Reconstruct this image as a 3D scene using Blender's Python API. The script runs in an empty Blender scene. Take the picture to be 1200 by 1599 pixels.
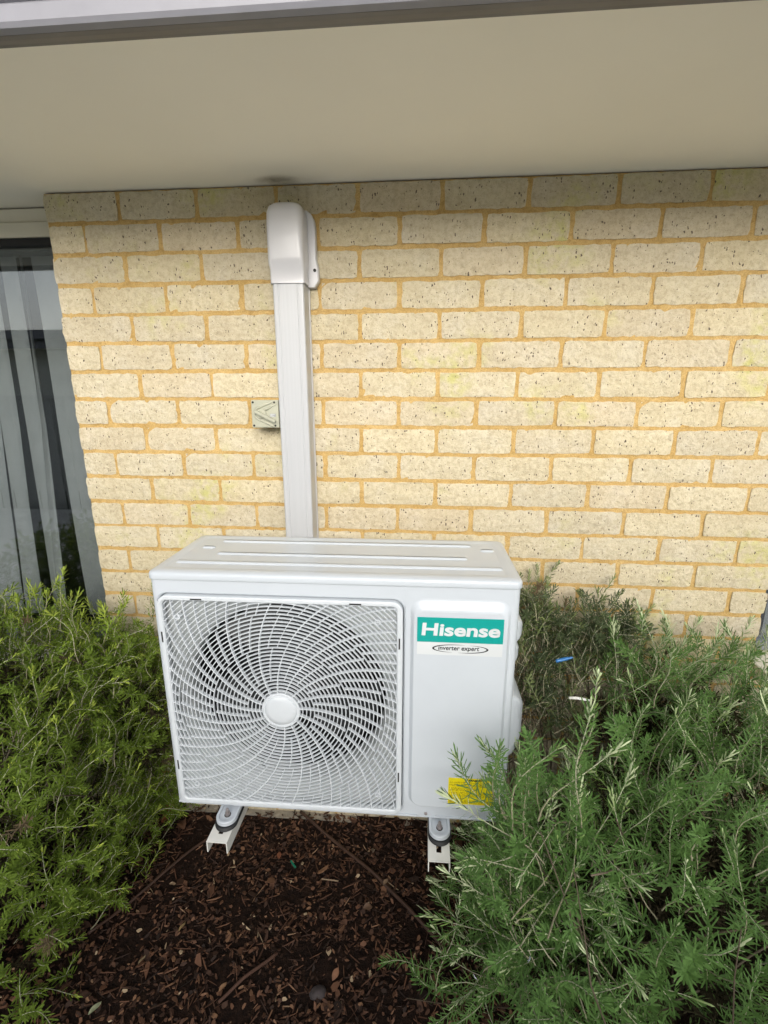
import bpy, bmesh, math, random
import numpy as np
from mathutils import Vector, Matrix, noise
R = math.radians
rnd = random.Random(7)
sc = bpy.context.scene
C = sc.collection

# ------------------------------------------------------------------ camera, sky, sun, exposure
cd = bpy.data.cameras.new('camera'); cam = bpy.data.objects.new('camera', cd); C.objects.link(cam); sc.camera = cam
cd.sensor_fit = 'HORIZONTAL'; cd.sensor_width = 36; cd.lens = 748.608 / 1200 * 36; cd.clip_start = .02; cd.clip_end = 500
CAM = Vector((0.32284, -1.53240, 1.63568))
rt, fw, up = (0.99645528, 0.08411906, -0.00093197), (-0.08178688, 0.96611651, -0.24480561), (-0.01969242, 0.24401406, 0.96957173)
cam.matrix_world = Matrix(((rt[0], up[0], -fw[0], CAM.x), (rt[1], up[1], -fw[1], CAM.y), (rt[2], up[2], -fw[2], CAM.z), (0, 0, 0, 1)))
SUN_EL, SUN_ROT = R(22), R(172)
w = bpy.data.worlds.new('World'); sc.world = w; w.use_nodes = True
nt = w.node_tree; bg = nt.nodes['Background']
sky = nt.nodes.new('ShaderNodeTexSky'); sky.sky_type = 'NISHITA'; sky.sun_disc = False
sky.sun_elevation = SUN_EL; sky.sun_rotation = SUN_ROT; sky.dust_density = 4; sky.air_density = 1.2
hs = nt.nodes.new('ShaderNodeHueSaturation'); hs.inputs['Saturation'].default_value = .30
nt.links.new(sky.outputs[0], hs.inputs['Color']); nt.links.new(hs.outputs[0], bg.inputs[0]); bg.inputs[1].default_value = .15
sd = bpy.data.lights.new('sun', 'SUN'); sd.energy = .9; sd.angle = R(50); sd.color = (1, .98, .95)
sun = bpy.data.objects.new('sun', sd); C.objects.link(sun)
sdir = Vector((math.sin(SUN_ROT) * math.cos(SUN_EL), math.cos(SUN_ROT) * math.cos(SUN_EL), math.sin(SUN_EL)))
sun.rotation_euler = sdir.to_track_quat('Z', 'Y').to_euler()
vs = sc.view_settings; vs.view_transform = 'Standard'; vs.look = 'None'; vs.gamma = 1; vs.use_curve_mapping = False
vs.exposure = .74

# ------------------------------------------------------------------ materials
def new_mat(name, col=(.5, .5, .5), rough=.5, spec=.5, metal=0, coat=0):
    m = bpy.data.materials.new(name); m.use_nodes = True
    b = m.node_tree.nodes['Principled BSDF']
    b.inputs['Base Color'].default_value = (*col, 1); b.inputs['Roughness'].default_value = rough
    b.inputs['Specular IOR Level'].default_value = spec; b.inputs['Metallic'].default_value = metal
    b.inputs['Coat Weight'].default_value = coat
    return m, m.node_tree, b
def N(t, kind, **kw):
    n = t.nodes.new('ShaderNode' + kind)
    for k, v in kw.items():
        if k in n.inputs: n.inputs[k].default_value = v
        else: setattr(n, k, v)
    return n
def ramp(t, src, stops):
    r = t.nodes.new('ShaderNodeValToRGB'); e = r.color_ramp.elements
    while len(e) < len(stops): e.new(.5)
    for q, (p, c) in zip(e, stops):
        q.position = p; q.color = (*c, 1) if len(c) == 3 else c
    t.links.new(src, r.inputs[0]); return r.outputs[0]
def mixc(t, fac, a, b, mode='MIX'):
    n = t.nodes.new('ShaderNodeMix'); n.data_type = 'RGBA'; n.blend_type = mode
    for s, v in ((n.inputs[0], fac), (n.inputs[6], a), (n.inputs[7], b)):
        if isinstance(v, bpy.types.NodeSocket): t.links.new(v, s)
        else: s.default_value = v if isinstance(v, (int, float)) else (*v, 1)
    return n.outputs[2]
def bump(t, b, h, strength, dist):
    n = N(t, 'Bump', Strength=strength, Distance=dist); t.links.new(h, n.inputs['Height']); t.links.new(n.outputs[0], b.inputs['Normal'])
def pos(t): return t.nodes.new('ShaderNodeNewGeometry').outputs['Position']
def tex(t, kind, scale, vec=None, **kw):
    n = N(t, kind, Scale=scale, **kw); t.links.new(vec if vec is not None else pos(t), n.inputs['Vector']); return n
def simple(name, col, rough=.5, spec=.5, metal=0, nscale=6, var=.06, bscale=0, bstr=.1, bdist=.001, coat=0):
    m, t, b = new_mat(name, col, rough, spec, metal, coat)
    n = tex(t, 'TexNoise', nscale, Detail=6.0)
    c = ramp(t, n.outputs[0], [(.3, tuple(x * (1 - var) for x in col)), (.7, tuple(min(1, x * (1 + var)) for x in col))])
    t.links.new(c, b.inputs['Base Color'])
    r = N(t, 'MapRange'); r.inputs[3].default_value = max(0, rough - .05); r.inputs[4].default_value = min(1, rough + .08)
    t.links.new(n.outputs[0], r.inputs[0]); t.links.new(r.outputs[0], b.inputs['Roughness'])
    if bscale: bump(t, b, tex(t, 'TexNoise', bscale, Detail=4.0).outputs[0], bstr, bdist)
    return m
M = {}
# brick
m, t, b = new_mat('cream_brick', rough=.9, spec=.2); M['brick'] = m
P = pos(t); oi = t.nodes.new('ShaderNodeObjectInfo')
big = tex(t, 'TexNoise', 9, P, Detail=5.0, Roughness=.6)
mid = tex(t, 'TexNoise', 60, P, Detail=6.0, Roughness=.7)
c0 = ramp(t, big.outputs[0], [(.3, (.64, .558, .40)), (.5, (.685, .608, .445)), (.72, (.71, .645, .51))])
c1 = mixc(t, .55, c0, ramp(t, mid.outputs[0], [(.34, (.62, .57, .50)), (.56, (1, 1, 1))]), 'MULTIPLY')
ov = N(t, 'MapRange'); ov.inputs[3].default_value = .86; ov.inputs[4].default_value = .94; t.links.new(oi.outputs['Random'], ov.inputs[0])
hv = N(t, 'HueSaturation'); t.links.new(c1, hv.inputs['Color']); t.links.new(ov.outputs[0], hv.inputs['Value'])
st = tex(t, 'TexNoise', 3.3, P, Detail=3.0); st2 = tex(t, 'TexNoise', 38, P, Detail=4.0)
zz = N(t, 'SeparateXYZ'); t.links.new(P, zz.inputs[0])
mk = N(t, 'Math', operation='MULTIPLY'); t.links.new(ramp(t, st.outputs[0], [(.55, (0, 0, 0)), (.67, (1, 1, 1))]), mk.inputs[0]); t.links.new(ramp(t, st2.outputs[0], [(.38, (0, 0, 0)), (.62, (1, 1, 1))]), mk.inputs[1])
mk2 = N(t, 'Math', operation='MULTIPLY'); t.links.new(mk.outputs[0], mk2.inputs[0]); mk2.inputs[1].default_value = .8
wn0 = N(t, 'TexWhiteNoise', noise_dimensions='1D'); t.links.new(oi.outputs['Random'], wn0.inputs['W'])
hue = ramp(t, wn0.outputs['Value'], [(.0, (1, .97, .93)), (.3, (.96, .965, .96)), (.6, (1, 1, .97)), (1, (1, .985, .91))])
hvc = mixc(t, 1.0, hv.outputs[0], hue, 'MULTIPLY')
c2 = mixc(t, mk2.outputs[0], hvc, (.52, .50, .17))
# dark pits: stretched upright on the face
mp = N(t, 'Mapping'); mp.inputs['Scale'].default_value = (1.25, 1, .75); t.links.new(P, mp.inputs[0])
wn = tex(t, 'TexNoise', 90, P, Detail=2.0); wv = N(t, 'VectorMath', operation='MULTIPLY_ADD')
t.links.new(wn.outputs['Color'], wv.inputs[0]); wv.inputs[1].default_value = (.012,) * 3; t.links.new(mp.outputs[0], wv.inputs[2])
v1 = tex(t, 'TexVoronoi', 115, wv.outputs[0], Randomness=1.0)
pn = tex(t, 'TexNoise', 26, P, Detail=2.0)
thr = ramp(t, pn.outputs[0], [(.36, (.08,) * 3), (.68, (.36,) * 3)])
d1 = N(t, 'Math', operation='LESS_THAN'); t.links.new(v1.outputs['Distance'], d1.inputs[0]); t.links.new(thr, d1.inputs[1])
cell = N(t, 'SeparateColor'); t.links.new(v1.outputs['Color'], cell.inputs[0])
keep = N(t, 'Math', operation='GREATER_THAN'); t.links.new(cell.outputs[0], keep.inputs[0]); keep.inputs[1].default_value = .70
pit = N(t, 'Math', operation='MULTIPLY'); t.links.new(d1.outputs[0], pit.inputs[0]); t.links.new(keep.outputs[0], pit.inputs[1])
v2 = tex(t, 'TexVoronoi', 250, P, Randomness=1.0); d2 = N(t, 'Math', operation='LESS_THAN'); t.links.new(v2.outputs['Distance'], d2.inputs[0]); d2.inputs[1].default_value = .21
c3 = mixc(t, pit.outputs[0], c2, (.15, .12, .09))
f2 = N(t, 'Math', operation='MULTIPLY'); t.links.new(d2.outputs[0], f2.inputs[0]); f2.inputs[1].default_value = .5
c4 = mixc(t, f2.outputs[0], c3, (.25, .19, .13))
t.links.new(c4, b.inputs['Base Color'])
hsum = N(t, 'Math', operation='SUBTRACT'); t.links.new(mid.outputs[0], hsum.inputs[0]); t.links.new(pit.outputs[0], hsum.inputs[1])
rk = tex(t, 'TexNoise', 24, P, Detail=5.0, Roughness=.65, Distortion=.6); h2 = N(t, 'Math', operation='MULTIPLY_ADD'); t.links.new(rk.outputs[0], h2.inputs[0]); h2.inputs[1].default_value = 2.0; t.links.new(hsum.outputs[0], h2.inputs[2]); bump(t, b, h2.outputs[0], .95, .005)
# mortar
m, t, b = new_mat('yellow_mortar', rough=.95, spec=.15); M['mortar'] = m
n1 = tex(t, 'TexNoise', 14, Detail=6.0); n2 = tex(t, 'TexNoise', 420, Detail=4.0)
c = ramp(t, n1.outputs[0], [(.3, (.55, .365, .13)), (.7, (.66, .465, .20))])
n3 = tex(t, 'TexNoise', 75, Detail=5.0, Roughness=.7)
c = mixc(t, .5, c, ramp(t, n2.outputs[0], [(.35, (.6, .55, .5)), (.6, (1, 1, 1))]), 'MULTIPLY')
c = mixc(t, .6, c, ramp(t, n3.outputs[0], [(.32, (.62, .55, .45)), (.5, (1, 1, 1)), (.75, (1.0, 1.0, 1.0))]), 'MULTIPLY')
t.links.new(c, b.inputs['Base Color']); sm = N(t, 'Math', operation='MULTIPLY_ADD'); t.links.new(n3.outputs[0], sm.inputs[0]); sm.inputs[1].default_value = 1.5; t.links.new(n2.outputs[0], sm.inputs[2]); bump(t, b, sm.outputs[0], .9, .003)

M['soffit'] = simple('soffit_paint', (.88, .845, .75), .8, .3, nscale=1.3, var=.045, bscale=900, bstr=.25, bdist=.0008)
M['trim'] = simple('cream_trim_paint', (.70, .66, .54), .6, nscale=5, var=.05)
M['gutter'] = simple('painted_gutter_steel', (.25, .25, .28), .38, nscale=22, var=.06, bscale=160, bstr=.1)
M['gutter_bottom'] = simple('dark_gutter_underside', (.17, .16, .155), .55, nscale=12, var=.14, bscale=60, bstr=.2)  # mottled dark grey, a deeper tone than the gutter face
M['roof'] = simple('roof_sheet_steel', (.20, .20, .21), .5)
M['white'] = simple('white_powder_coat', (.53, .57, .61), .30, .5, nscale=9, var=.022, bscale=1400, bstr=.04, bdist=.0004, coat=.25)
M['grille'] = simple('white_grille_plastic', (.58, .615, .645), .42, .5, nscale=30, var=.02)
M['orifice'] = simple('shroud_paint', (.50, .53, .53), .45)
M['dark'] = simple('dark_cavity', (.006, .006, .007), .7, nscale=20, var=.3)
M['fan'] = simple('grey_fan_plastic', (.030, .032, .034), .45)
M['fin'] = simple('condenser_fin_metal', (.02, .02, .02), .5, metal=.3)
M['rubber'] = simple('black_rubber', (.015, .016, .017), .6, nscale=60, var=.2)
M['bolt'] = simple('zinc_bolt', (.38, .34, .33), .38, metal=.75, nscale=80, var=.2)
M['arm'] = simple('cream_bracket_paint', (.74, .73, .68), .42, nscale=40, var=.05, bscale=200, bstr=.05)
M['pvc'] = simple('white_pvc', (.56, .56, .58), .30, nscale=2.5, var=.02, coat=.15)
m, t, b = new_mat('white_pvc_streaked', rough=.33, coat=.1); M['pvc_cover'] = m
mp = N(t, 'Mapping'); mp.inputs['Scale'].default_value = (260, 260, 1.2); t.links.new(pos(t), mp.inputs[0])
n = tex(t, 'TexNoise', 1, mp.outputs[0], Detail=3.0)
t.links.new(ramp(t, n.outputs[0], [(.3, (.435, .445, .46)), (.6, (.455, .465, .48))]), b.inputs['Base Color']); bump(t, b, n.outputs[0], .05, .0005)
M['isolator'] = simple('beige_switch_plastic', (.40, .40, .31), .42, nscale=30, var=.05)
M['hole'] = simple('screw_recess', (.02, .02, .018), .7)
M['label_grey'] = simple('grey_print', (.28, .29, .30), .6)
M['teal'] = simple('teal_sticker', (.0, .30, .265), .35, nscale=20, var=.03)
M['sticker'] = simple('clear_white_sticker', (.61, .635, .645), .3)
M['ink'] = simple('black_ink', (.012, .012, .014), .5)
m, t, b = new_mat('yellow_sticker', rough=.45); M['yellow'] = m
mp = N(t, 'Mapping'); mp.inputs['Scale'].default_value = (700, 1, 420); t.links.new(pos(t), mp.inputs[0])
n = tex(t, 'TexNoise', 1, mp.outputs[0], Detail=1.0)
t.links.new(ramp(t, n.outputs[0], [(.42, (.78, .64, .0)), (.56, (.42, .34, .0))]), b.inputs['Base Color'])
M['yellow_plain'] = simple('plain_yellow_sticker', (.78, .66, .0), .45)
M['blind'] = simple('grey_blind_fabric', (.30, .31, .31), .85, nscale=12, var=.06)
M['frame'] = simple('grey_aluminium', (.17, .185, .20), .4, nscale=10, var=.05)
M['room'] = simple('dim_room_wall', (.03, .03, .03), .9)
M['concrete'] = simple('bounce_path_concrete', (.76, .74, .69), .9, nscale=4, var=.12, bscale=90, bstr=.3, bdist=.003)
M['fence'] = simple('fence_sheet', (.60, .60, .57), .5, nscale=2, var=.06)
M['render'] = simple('rendered_wall', (.76, .75, .70), .9, nscale=3)
M['lawn'] = simple('dry_lawn', (.09, .12, .04), .95, nscale=30, var=.3, bscale=60, bstr=.6, bdist=.02)
M['footing'] = simple('pale_footing', (.30, .27, .22), .95, nscale=30, var=.25, bscale=90, bstr=.6, bdist=.01)
m = bpy.data.materials.new('window_glass'); m.use_nodes = True; t = m.node_tree; t.nodes.clear(); M['glass'] = m
o = t.nodes.new('ShaderNodeOutputMaterial'); g = N(t, 'BsdfGlossy', Roughness=0.0); g.inputs[0].default_value = (.9, .95, 1, 1)
tr = t.nodes.new('ShaderNodeBsdfTransparent'); tr.inputs[0].default_value = (.86, .88, .88, 1)
lw = N(t, 'LayerWeight', Blend=.5); pw_ = N(t, 'Math', operation='POWER'); t.links.new(lw.outputs['Facing'], pw_.inputs[0]); pw_.inputs[1].default_value = 4; fr = N(t, 'Math', operation='MULTIPLY_ADD'); t.links.new(pw_.outputs[0], fr.inputs[0]); fr.inputs[1].default_value = .7; fr.inputs[2].default_value = .10; mx = t.nodes.new('ShaderNodeMixShader')
t.links.new(fr.outputs[0], mx.inputs[0]); t.links.new(tr.outputs[0], mx.inputs[1]); t.links.new(g.outputs[0], mx.inputs[2]); t.links.new(mx.outputs[0], o.inputs[0])
# vertex-toned materials
def toned(name, stops, rough, spec=.3, back=None, rvar=.25, bscale=0):
    m, t, b = new_mat(name, rough=rough, spec=spec)
    at = N(t, 'Attribute', attribute_name='tone'); oi = t.nodes.new('ShaderNodeObjectInfo')
    ad = N(t, 'Math', operation='MULTIPLY_ADD'); t.links.new(oi.outputs['Random'], ad.inputs[0]); ad.inputs[1].default_value = rvar
    t.links.new(at.outputs['Fac'], ad.inputs[2])
    c = ramp(t, ad.outputs[0], stops)
    if back:
        ge = t.nodes.new('ShaderNodeNewGeometry'); c = mixc(t, ge.outputs['Backfacing'], c, back)
    t.links.new(c, b.inputs['Base Color'])
    if back:
        tl = t.nodes.new('ShaderNodeBsdfTranslucent'); t.links.new(c, tl.inputs[0]); mx = t.nodes.new('ShaderNodeMixShader'); mx.inputs[0].default_value = .12
        t.links.new(b.outputs[0], mx.inputs[1]); t.links.new(tl.outputs[0], mx.inputs[2]); t.links.new(mx.outputs[0], t.nodes['Material Output'].inputs[0])
    return m
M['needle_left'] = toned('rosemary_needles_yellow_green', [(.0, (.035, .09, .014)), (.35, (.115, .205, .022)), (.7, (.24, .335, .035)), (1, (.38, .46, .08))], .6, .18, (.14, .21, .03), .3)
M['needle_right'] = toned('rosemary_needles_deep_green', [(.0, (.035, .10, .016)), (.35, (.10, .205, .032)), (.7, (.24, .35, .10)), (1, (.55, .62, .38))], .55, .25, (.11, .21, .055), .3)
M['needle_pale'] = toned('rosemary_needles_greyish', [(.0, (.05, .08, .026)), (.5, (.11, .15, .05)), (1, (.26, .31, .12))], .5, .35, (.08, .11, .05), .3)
M['bark'] = toned('rosemary_bark', [(.0, (.05, .036, .026)), (.5, (.13, .105, .075)), (1, (.24, .20, .15))], .9, .1, None, .3, 300)
M['dead'] = toned('dead_rosemary_needles', [(.0, (.09, .055, .03)), (.5, (.20, .14, .07)), (1, (.36, .28, .16))], .8, .15, (.16, .12, .07), .2)
M['shaded_old_wood'] = toned('shaded_woody_foliage', [(.0, (.014, .014, .008)), (.5, (.030, .027, .014)), (1, (.055, .045, .026))], .9, .1, None, .2)  # dark woody tone that also holds the shade of the bush interior
M['stem'] = toned('rosemary_stem', [(.0, (.10, .075, .05)), (.5, (.32, .30, .20)), (1, (.55, .56, .42))], .8, .2, None, .2)
M['mulch'] = toned('bark_chips', [(.0, (.018, .011, .008)), (.3, (.062, .030, .018)), (.6, (.135, .064, .036)), (.85, (.24, .13, .072)), (1, (.44, .33, .21))], .75, .3, None, 0, 0)
m, t, b = new_mat('mulch_soil', rough=.95, spec=.2); M['soil'] = m
n = tex(t, 'TexNoise', 60, Detail=8.0, Roughness=.7); t.links.new(ramp(t, n.outputs[0], [(.35, (.007, .004, .003)), (.6, (.030, .015, .009)), (.75, (.06, .035, .02))]), b.inputs['Base Color'])
bump(t, b, n.outputs[0], 1, .02)

# ------------------------------------------------------------------ helpers
def tag(o, label=None, cat=None, group=None, kind=None):
    for k, v in (('label', label), ('category', cat), ('group', group), ('kind', kind)):
        if v: o[k] = v
    return o
def empty(name, loc=(0, 0, 0), rz=0, **kw):
    o = bpy.data.objects.new(name, None); o.empty_display_size = .1; C.objects.link(o); o.location = loc; o.rotation_euler = (0, 0, rz); return tag(o, **kw)
def link(name, me, mat=None, parent=None, loc=None, rot=None):
    o = bpy.data.objects.new(name, me); C.objects.link(o)
    if mat is not None and not me.materials: me.materials.append(M[mat] if isinstance(mat, str) else mat)
    if parent: o.parent = parent
    if loc is not None: o.location = loc
    if rot is not None: o.rotation_euler = rot
    return o
def from_bm(bm, name, smooth=False):
    me = bpy.data.meshes.new(name); bm.to_mesh(me); bm.free()
    if smooth: me.polygons.foreach_set('use_smooth', [True] * len(me.polygons))
    return me
def raw(name, vs_, fs, smooth=False):
    me = bpy.data.meshes.new(name); me.from_pydata(vs_, [], fs); me.update()
    if smooth: me.polygons.foreach_set('use_smooth', [True] * len(me.polygons))
    return me
def add_box(bm, a, b_, bev=0, seg=2):
    g = bmesh.ops.create_cube(bm, size=1); vv = g['verts']
    for v in vv: v.co = Vector([(a[i] + b_[i]) / 2 + v.co[i] * (b_[i] - a[i]) for i in range(3)])
    if bev:
        es = list({e for v in vv for e in v.link_edges}); bmesh.ops.bevel(bm, geom=es, offset=bev, segments=seg, affect='EDGES', profile=.6)
def box(name, a, b_, mat, parent=None, bev=0, seg=2):
    bm = bmesh.new(); add_box(bm, a, b_, bev, seg); return link(name, from_bm(bm, name), mat, parent)
def tube_geo(pts, rad, n=6, cap=True, V=None, F=None):
    V = [] if V is None else V; F = [] if F is None else F
    pts = [Vector(p) for p in pts]; k = len(pts); base = len(V)
    rad = rad if hasattr(rad, '__len__') else [rad] * k
    ref = Vector((.31, .17, .93)).normalized()
    for i, p in enumerate(pts):
        d = (pts[min(i + 1, k - 1)] - pts[max(i - 1, 0)]).normalized()
        a = d.cross(ref)
        if a.length < .1: a = d.cross(Vector((1, 0, 0)))
        a.normalize(); c = d.cross(a)
        for j in range(n):
            th = 2 * math.pi * j / n; V.append(tuple(p + (a * math.cos(th) + c * math.sin(th)) * rad[i]))
    for i in range(k - 1):
        for j in range(n):
            F.append((base + i * n + j, base + i * n + (j + 1) % n, base + (i + 1) * n + (j + 1) % n, base + (i + 1) * n + j))
    if cap:
        F.append(tuple(base + j for j in reversed(range(n)))); F.append(tuple(base + (k - 1) * n + j for j in range(n)))
    return V, F
def tube(name, pts, rad, mat, parent=None, n=8, smooth=True):
    V, F = tube_geo(pts, rad, n); return link(name, raw(name, V, F, smooth), mat, parent)
def disc(name, c, r, y0, y1, mat, parent=None, n=32, bev=0):
    """short cylinder whose axis runs along y, front at y0"""
    loops = [[(c[0] + rr * math.cos(2 * math.pi * i / n), y, c[1] + rr * math.sin(2 * math.pi * i / n)) for i in range(n)] for rr, y in ((r, y1), (r, y0 + bev), (r - bev, y0))] if bev else \
            [[(c[0] + r * math.cos(2 * math.pi * i / n), y, c[1] + r * math.sin(2 * math.pi * i / n)) for i in range(n)] for y in (y1, y0)]
    return link(name, loft(loops, name, cap0=True, cap1=True), mat, parent)
def loft(loops, name, cap0=False, cap1=False, smooth=False, closed=True):
    n = len(loops[0]); V = [p for l in loops for p in l]; F = []
    for i in range(len(loops) - 1):
        for j in range(n if closed else n - 1):
            k = (j + 1) % n; F.append((i * n + j, i * n + k, (i + 1) * n + k, (i + 1) * n + j))
    if cap0: F.append(tuple(range(n - 1, -1, -1)))
    if cap1: F.append(tuple((len(loops) - 1) * n + j for j in range(n)))
    me = raw(name, V, F, smooth)
    bm = bmesh.new(); bm.from_mesh(me); bmesh.ops.recalc_face_normals(bm, faces=bm.faces); bm.to_mesh(me); bm.free()
    return me
def rrect(x0, x1, z0, z1, r, n=64):
    """rounded rectangle sampled by angle so that loops of one n bridge cleanly"""
    cx, cz, hx, hz = (x0 + x1) / 2, (z0 + z1) / 2, (x1 - x0) / 2, (z1 - z0) / 2; out = []
    q = n // 4; r = max(r, 1e-5)
    for k, (sx, sz) in enumerate(((1, 1), (-1, 1), (-1, -1), (1, -1))):
        for i in range(q):
            a = math.pi / 2 * (k + (i + .5) / q)
            # points: corner arc takes the middle half of the samples, sides the rest
            s = (i + .5) / q
            if s < .25:
                f = s / .25; p = (hx, f * (hz - r)) if k % 2 == 0 else (f * (hx - r), hz)
            elif s > .75:
                f = (1 - s) / .25; p = (f * (hx - r), hz) if k % 2 == 0 else (hx, f * (hz - r))
            else:
                f = (s - .25) / .5 * math.pi / 2
                if k % 2: f = math.pi / 2 - f
                p = (hx - r + r * math.cos(f), hz - r + r * math.sin(f))
            out.append((cx + sx * p[0], cz + sz * p[1]))
    return out
def yl(loop, y): return [(x, y, z) for x, z in loop]
def zl(loop, z): return [(x, y, z) for x, y in loop]
def text_obj(name, s, size, mat, parent, loc, offset=0, sx=1, shear=0, align='LEFT', space=1):
    cu = bpy.data.curves.new('txt', 'FONT'); cu.body = s; cu.size = size; cu.offset = offset; cu.shear = shear; cu.extrude = .0002; cu.align_x = align; cu.space_character = space
    cu.resolution_u = 6
    o = bpy.data.objects.new('txt', cu); C.objects.link(o); bpy.context.view_layer.update()
    me = bpy.data.meshes.new_from_object(o.evaluated_get(bpy.context.evaluated_depsgraph_get()))
    bpy.data.objects.remove(o); me.name = name; me.materials.clear()
    me.transform(Matrix.Diagonal((sx, 1, 1, 1))); me.transform(Matrix.Rotation(R(90), 4, 'X'))
    return link(name, me, mat, parent, loc)

# ------------------------------------------------------------------ ground
def gh(x, y): return .018 * noise.noise(Vector((x * 2.2, y * 2.2, 3))) + .010 * noise.noise(Vector((x * 9, y * 9, 1)))
nx, ny = 150, 60; V = []; F = []
for j in range(ny + 1):
    for i in range(nx + 1):
        x = -2.2 + 4.9 * i / nx; y = -1.15 + 1.165 * j / ny
        V.append((x, y, gh(x, y) + .004 * noise.noise(Vector((x * 40, y * 40, 8)))))
for j in range(ny):
    for i in range(nx): a = j * (nx + 1) + i; F.append((a, a + 1, a + nx + 2, a + nx + 1))
tag(link('garden_bed_soil', raw('garden_bed_soil', V, F, True), 'soil'), kind='structure')
tag(box('bounce_path', (-9, -4.4, -.12), (9, -.93, .028), 'concrete', bev=.008), kind='structure')  # unseen path, added pale and near to bounce light up to the soffit
tag(link('ground', raw('ground', [(-80, -80, -.13), (80, -80, -.13), (80, 80, -.13), (-80, 80, -.13)], [(0, 1, 2, 3)]), 'lawn'), kind='structure')

# bark mulch, one mass of chips
def chips(n, seed, x0, x1, y0, y1, big=False):
    rs = np.random.RandomState(seed); V = []; F = []; tone = []
    for k in range(n):
        x = rs.uniform(x0, x1); y = rs.uniform(y0, y1)
        if noise.noise(Vector((x * 7, y * 7, 5))) < -.25 and rs.rand() < .65: continue
        kind = rs.rand(); L = rs.uniform(.008, .022) * (rs.uniform(1.4, 2.6) if rs.rand() < .06 else 1); W = L * rs.uniform(.22, .7)
        if kind < .22: L = rs.uniform(.02, .065); W = rs.uniform(.0014, .0042)
        th = rs.uniform(.0008, .003); m = 6
        E = Matrix.Translation((x, y, gh(x, y) + rs.uniform(0, .012))) @ Matrix.Rotation(rs.uniform(0, 6.28), 4, 'Z') @ Matrix.Rotation(rs.normal(0, .38), 4, 'X') @ Matrix.Rotation(rs.normal(0, .38), 4, 'Y')
        b0 = len(V); ang = np.sort(rs.uniform(0, 6.28, m)) * .4 + np.arange(m) / m * 6.28 * .6
        prof = [(math.cos(a) * L / 2 * rs.uniform(.75, 1.1), math.sin(a) * W / 2 * rs.uniform(.75, 1.1)) for a in ang]
        curl = rs.uniform(-4, 6)
        for h in (0, th):
            for (a, c) in prof: V.append(tuple(E @ Vector((a, c, h + curl * a * a))))
        F.append(tuple(b0 + m + i for i in range(m)))
        for i in range(m): F.append((b0 + i, b0 + (i + 1) % m, b0 + m + (i + 1) % m, b0 + m + i))
        q = rs.beta(1.5, 3.0); q = q + .5 if rs.rand() < .05 else q
        tone += [min(1, q)] * (2 * m)
    me = raw('bark_mulch', V, F); a = me.attributes.new('tone', 'FLOAT', 'POINT'); a.data.foreach_set('value', tone); return me
me = chips(14000, 3, -1.05, 1.05, -.93, -.005); tag(link('bark_mulch', me, 'mulch'), label=None, kind='stuff')
o = bpy.data.objects['bark_mulch']; o['label'] = 'dark brown bark mulch covering the garden bed under the air conditioner'; o['category'] = 'mulch'

# ------------------------------------------------------------------ brick wall
wall = empty('brick_wall', (0, 0, 0), label='cream brick house wall with sandy yellow mortar joints behind the air conditioner', cat='brick wall')
XL, XR, ZT = -.835, 1.434, 2.209
LZ, RZ = .665, .751          # heights of the two window openings' bottoms
def mortar_slab():
    bm = bmesh.new()
    add_box(bm, (XL + .004, .0032, -.05), (XR - .004, .112, ZT))
    add_box(bm, (-2.0, .0032, -.05), (XL + .004, .112, LZ - .004)); add_box(bm, (XR - .004, .0032, -.05), (2.4, .112, RZ - .004))
    bmesh.ops.subdivide_edges(bm, edges=[e for e in bm.edges if e.calc_length() > .5], cuts=3)
    return from_bm(bm, 'mortar')
link('mortar', mortar_slab(), 'mortar', wall)
def brick_mesh(wd, seed, roughness=1):
    rs = random.Random(seed); h = .0738; nxx = max(4, round(wd / .0165)); nz = 5
    bm = bmesh.new(); grid = {}
    for j in range(nz + 1):
        for i in range(nxx + 1):
            x = -wd / 2 + wd * i / nxx; z = -h / 2 + h * j / nz
            edge = i in (0, nxx) or j in (0, nz)
            q = Vector((x * 38 + seed * 7.7, z * 38, 2.1))
            dx = noise.noise(q * 1.4) * .0034 if i in (0, nxx) else noise.noise(q) * .003
            dz = noise.noise(q * 1.6 + Vector((5, 9, 1))) * .0036
            dy = -noise.noise(Vector((x * 26 + seed * 3.1, z * 26, 7))) * .0022 * roughness + rs.uniform(-.0006, .0006)
            dy += (.0014 + rs.uniform(-.0006, .0008)) if edge else 0
            if i in (0, nxx) and j in (0, nz): dx += -.0022 * (1 if i else -1); dz += -.0018 * (1 if j else -1)
            grid[i, j] = bm.verts.new((x + dx, dy, z + dz))
    for j in range(nz):
        for i in range(nxx): bm.faces.new((grid[i, j], grid[i + 1, j], grid[i + 1, j + 1], grid[i, j + 1]))
    rim = [(i, 0) for i in range(nxx)] + [(nxx, j) for j in range(nz)] + [(i, nz) for i in range(nxx, 0, -1)] + [(0, j) for j in range(nz, 0, -1)]
    fr_ = [bm.verts.new(grid[k].co) for k in rim]; bk = [bm.verts.new((v.co.x, .1, v.co.z)) for v in fr_]
    for i in range(len(rim)):
        k = (i + 1) % len(rim); bm.faces.new((fr_[k], fr_[i], bk[i], bk[k]))
    bm.faces.new(list(reversed(bk)))
    bmesh.ops.recalc_face_normals(bm, faces=bm.faces)
    me = from_bm(bm, 'brick', True); me.materials.append(M['brick'])
    return me
full = [brick_mesh(.2275, s) for s in range(16)]; half = [brick_mesh(.1085, 40 + s) for s in range(6)]; cut = [brick_mesh(.101, 60 + s) for s in range(6)]
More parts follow.
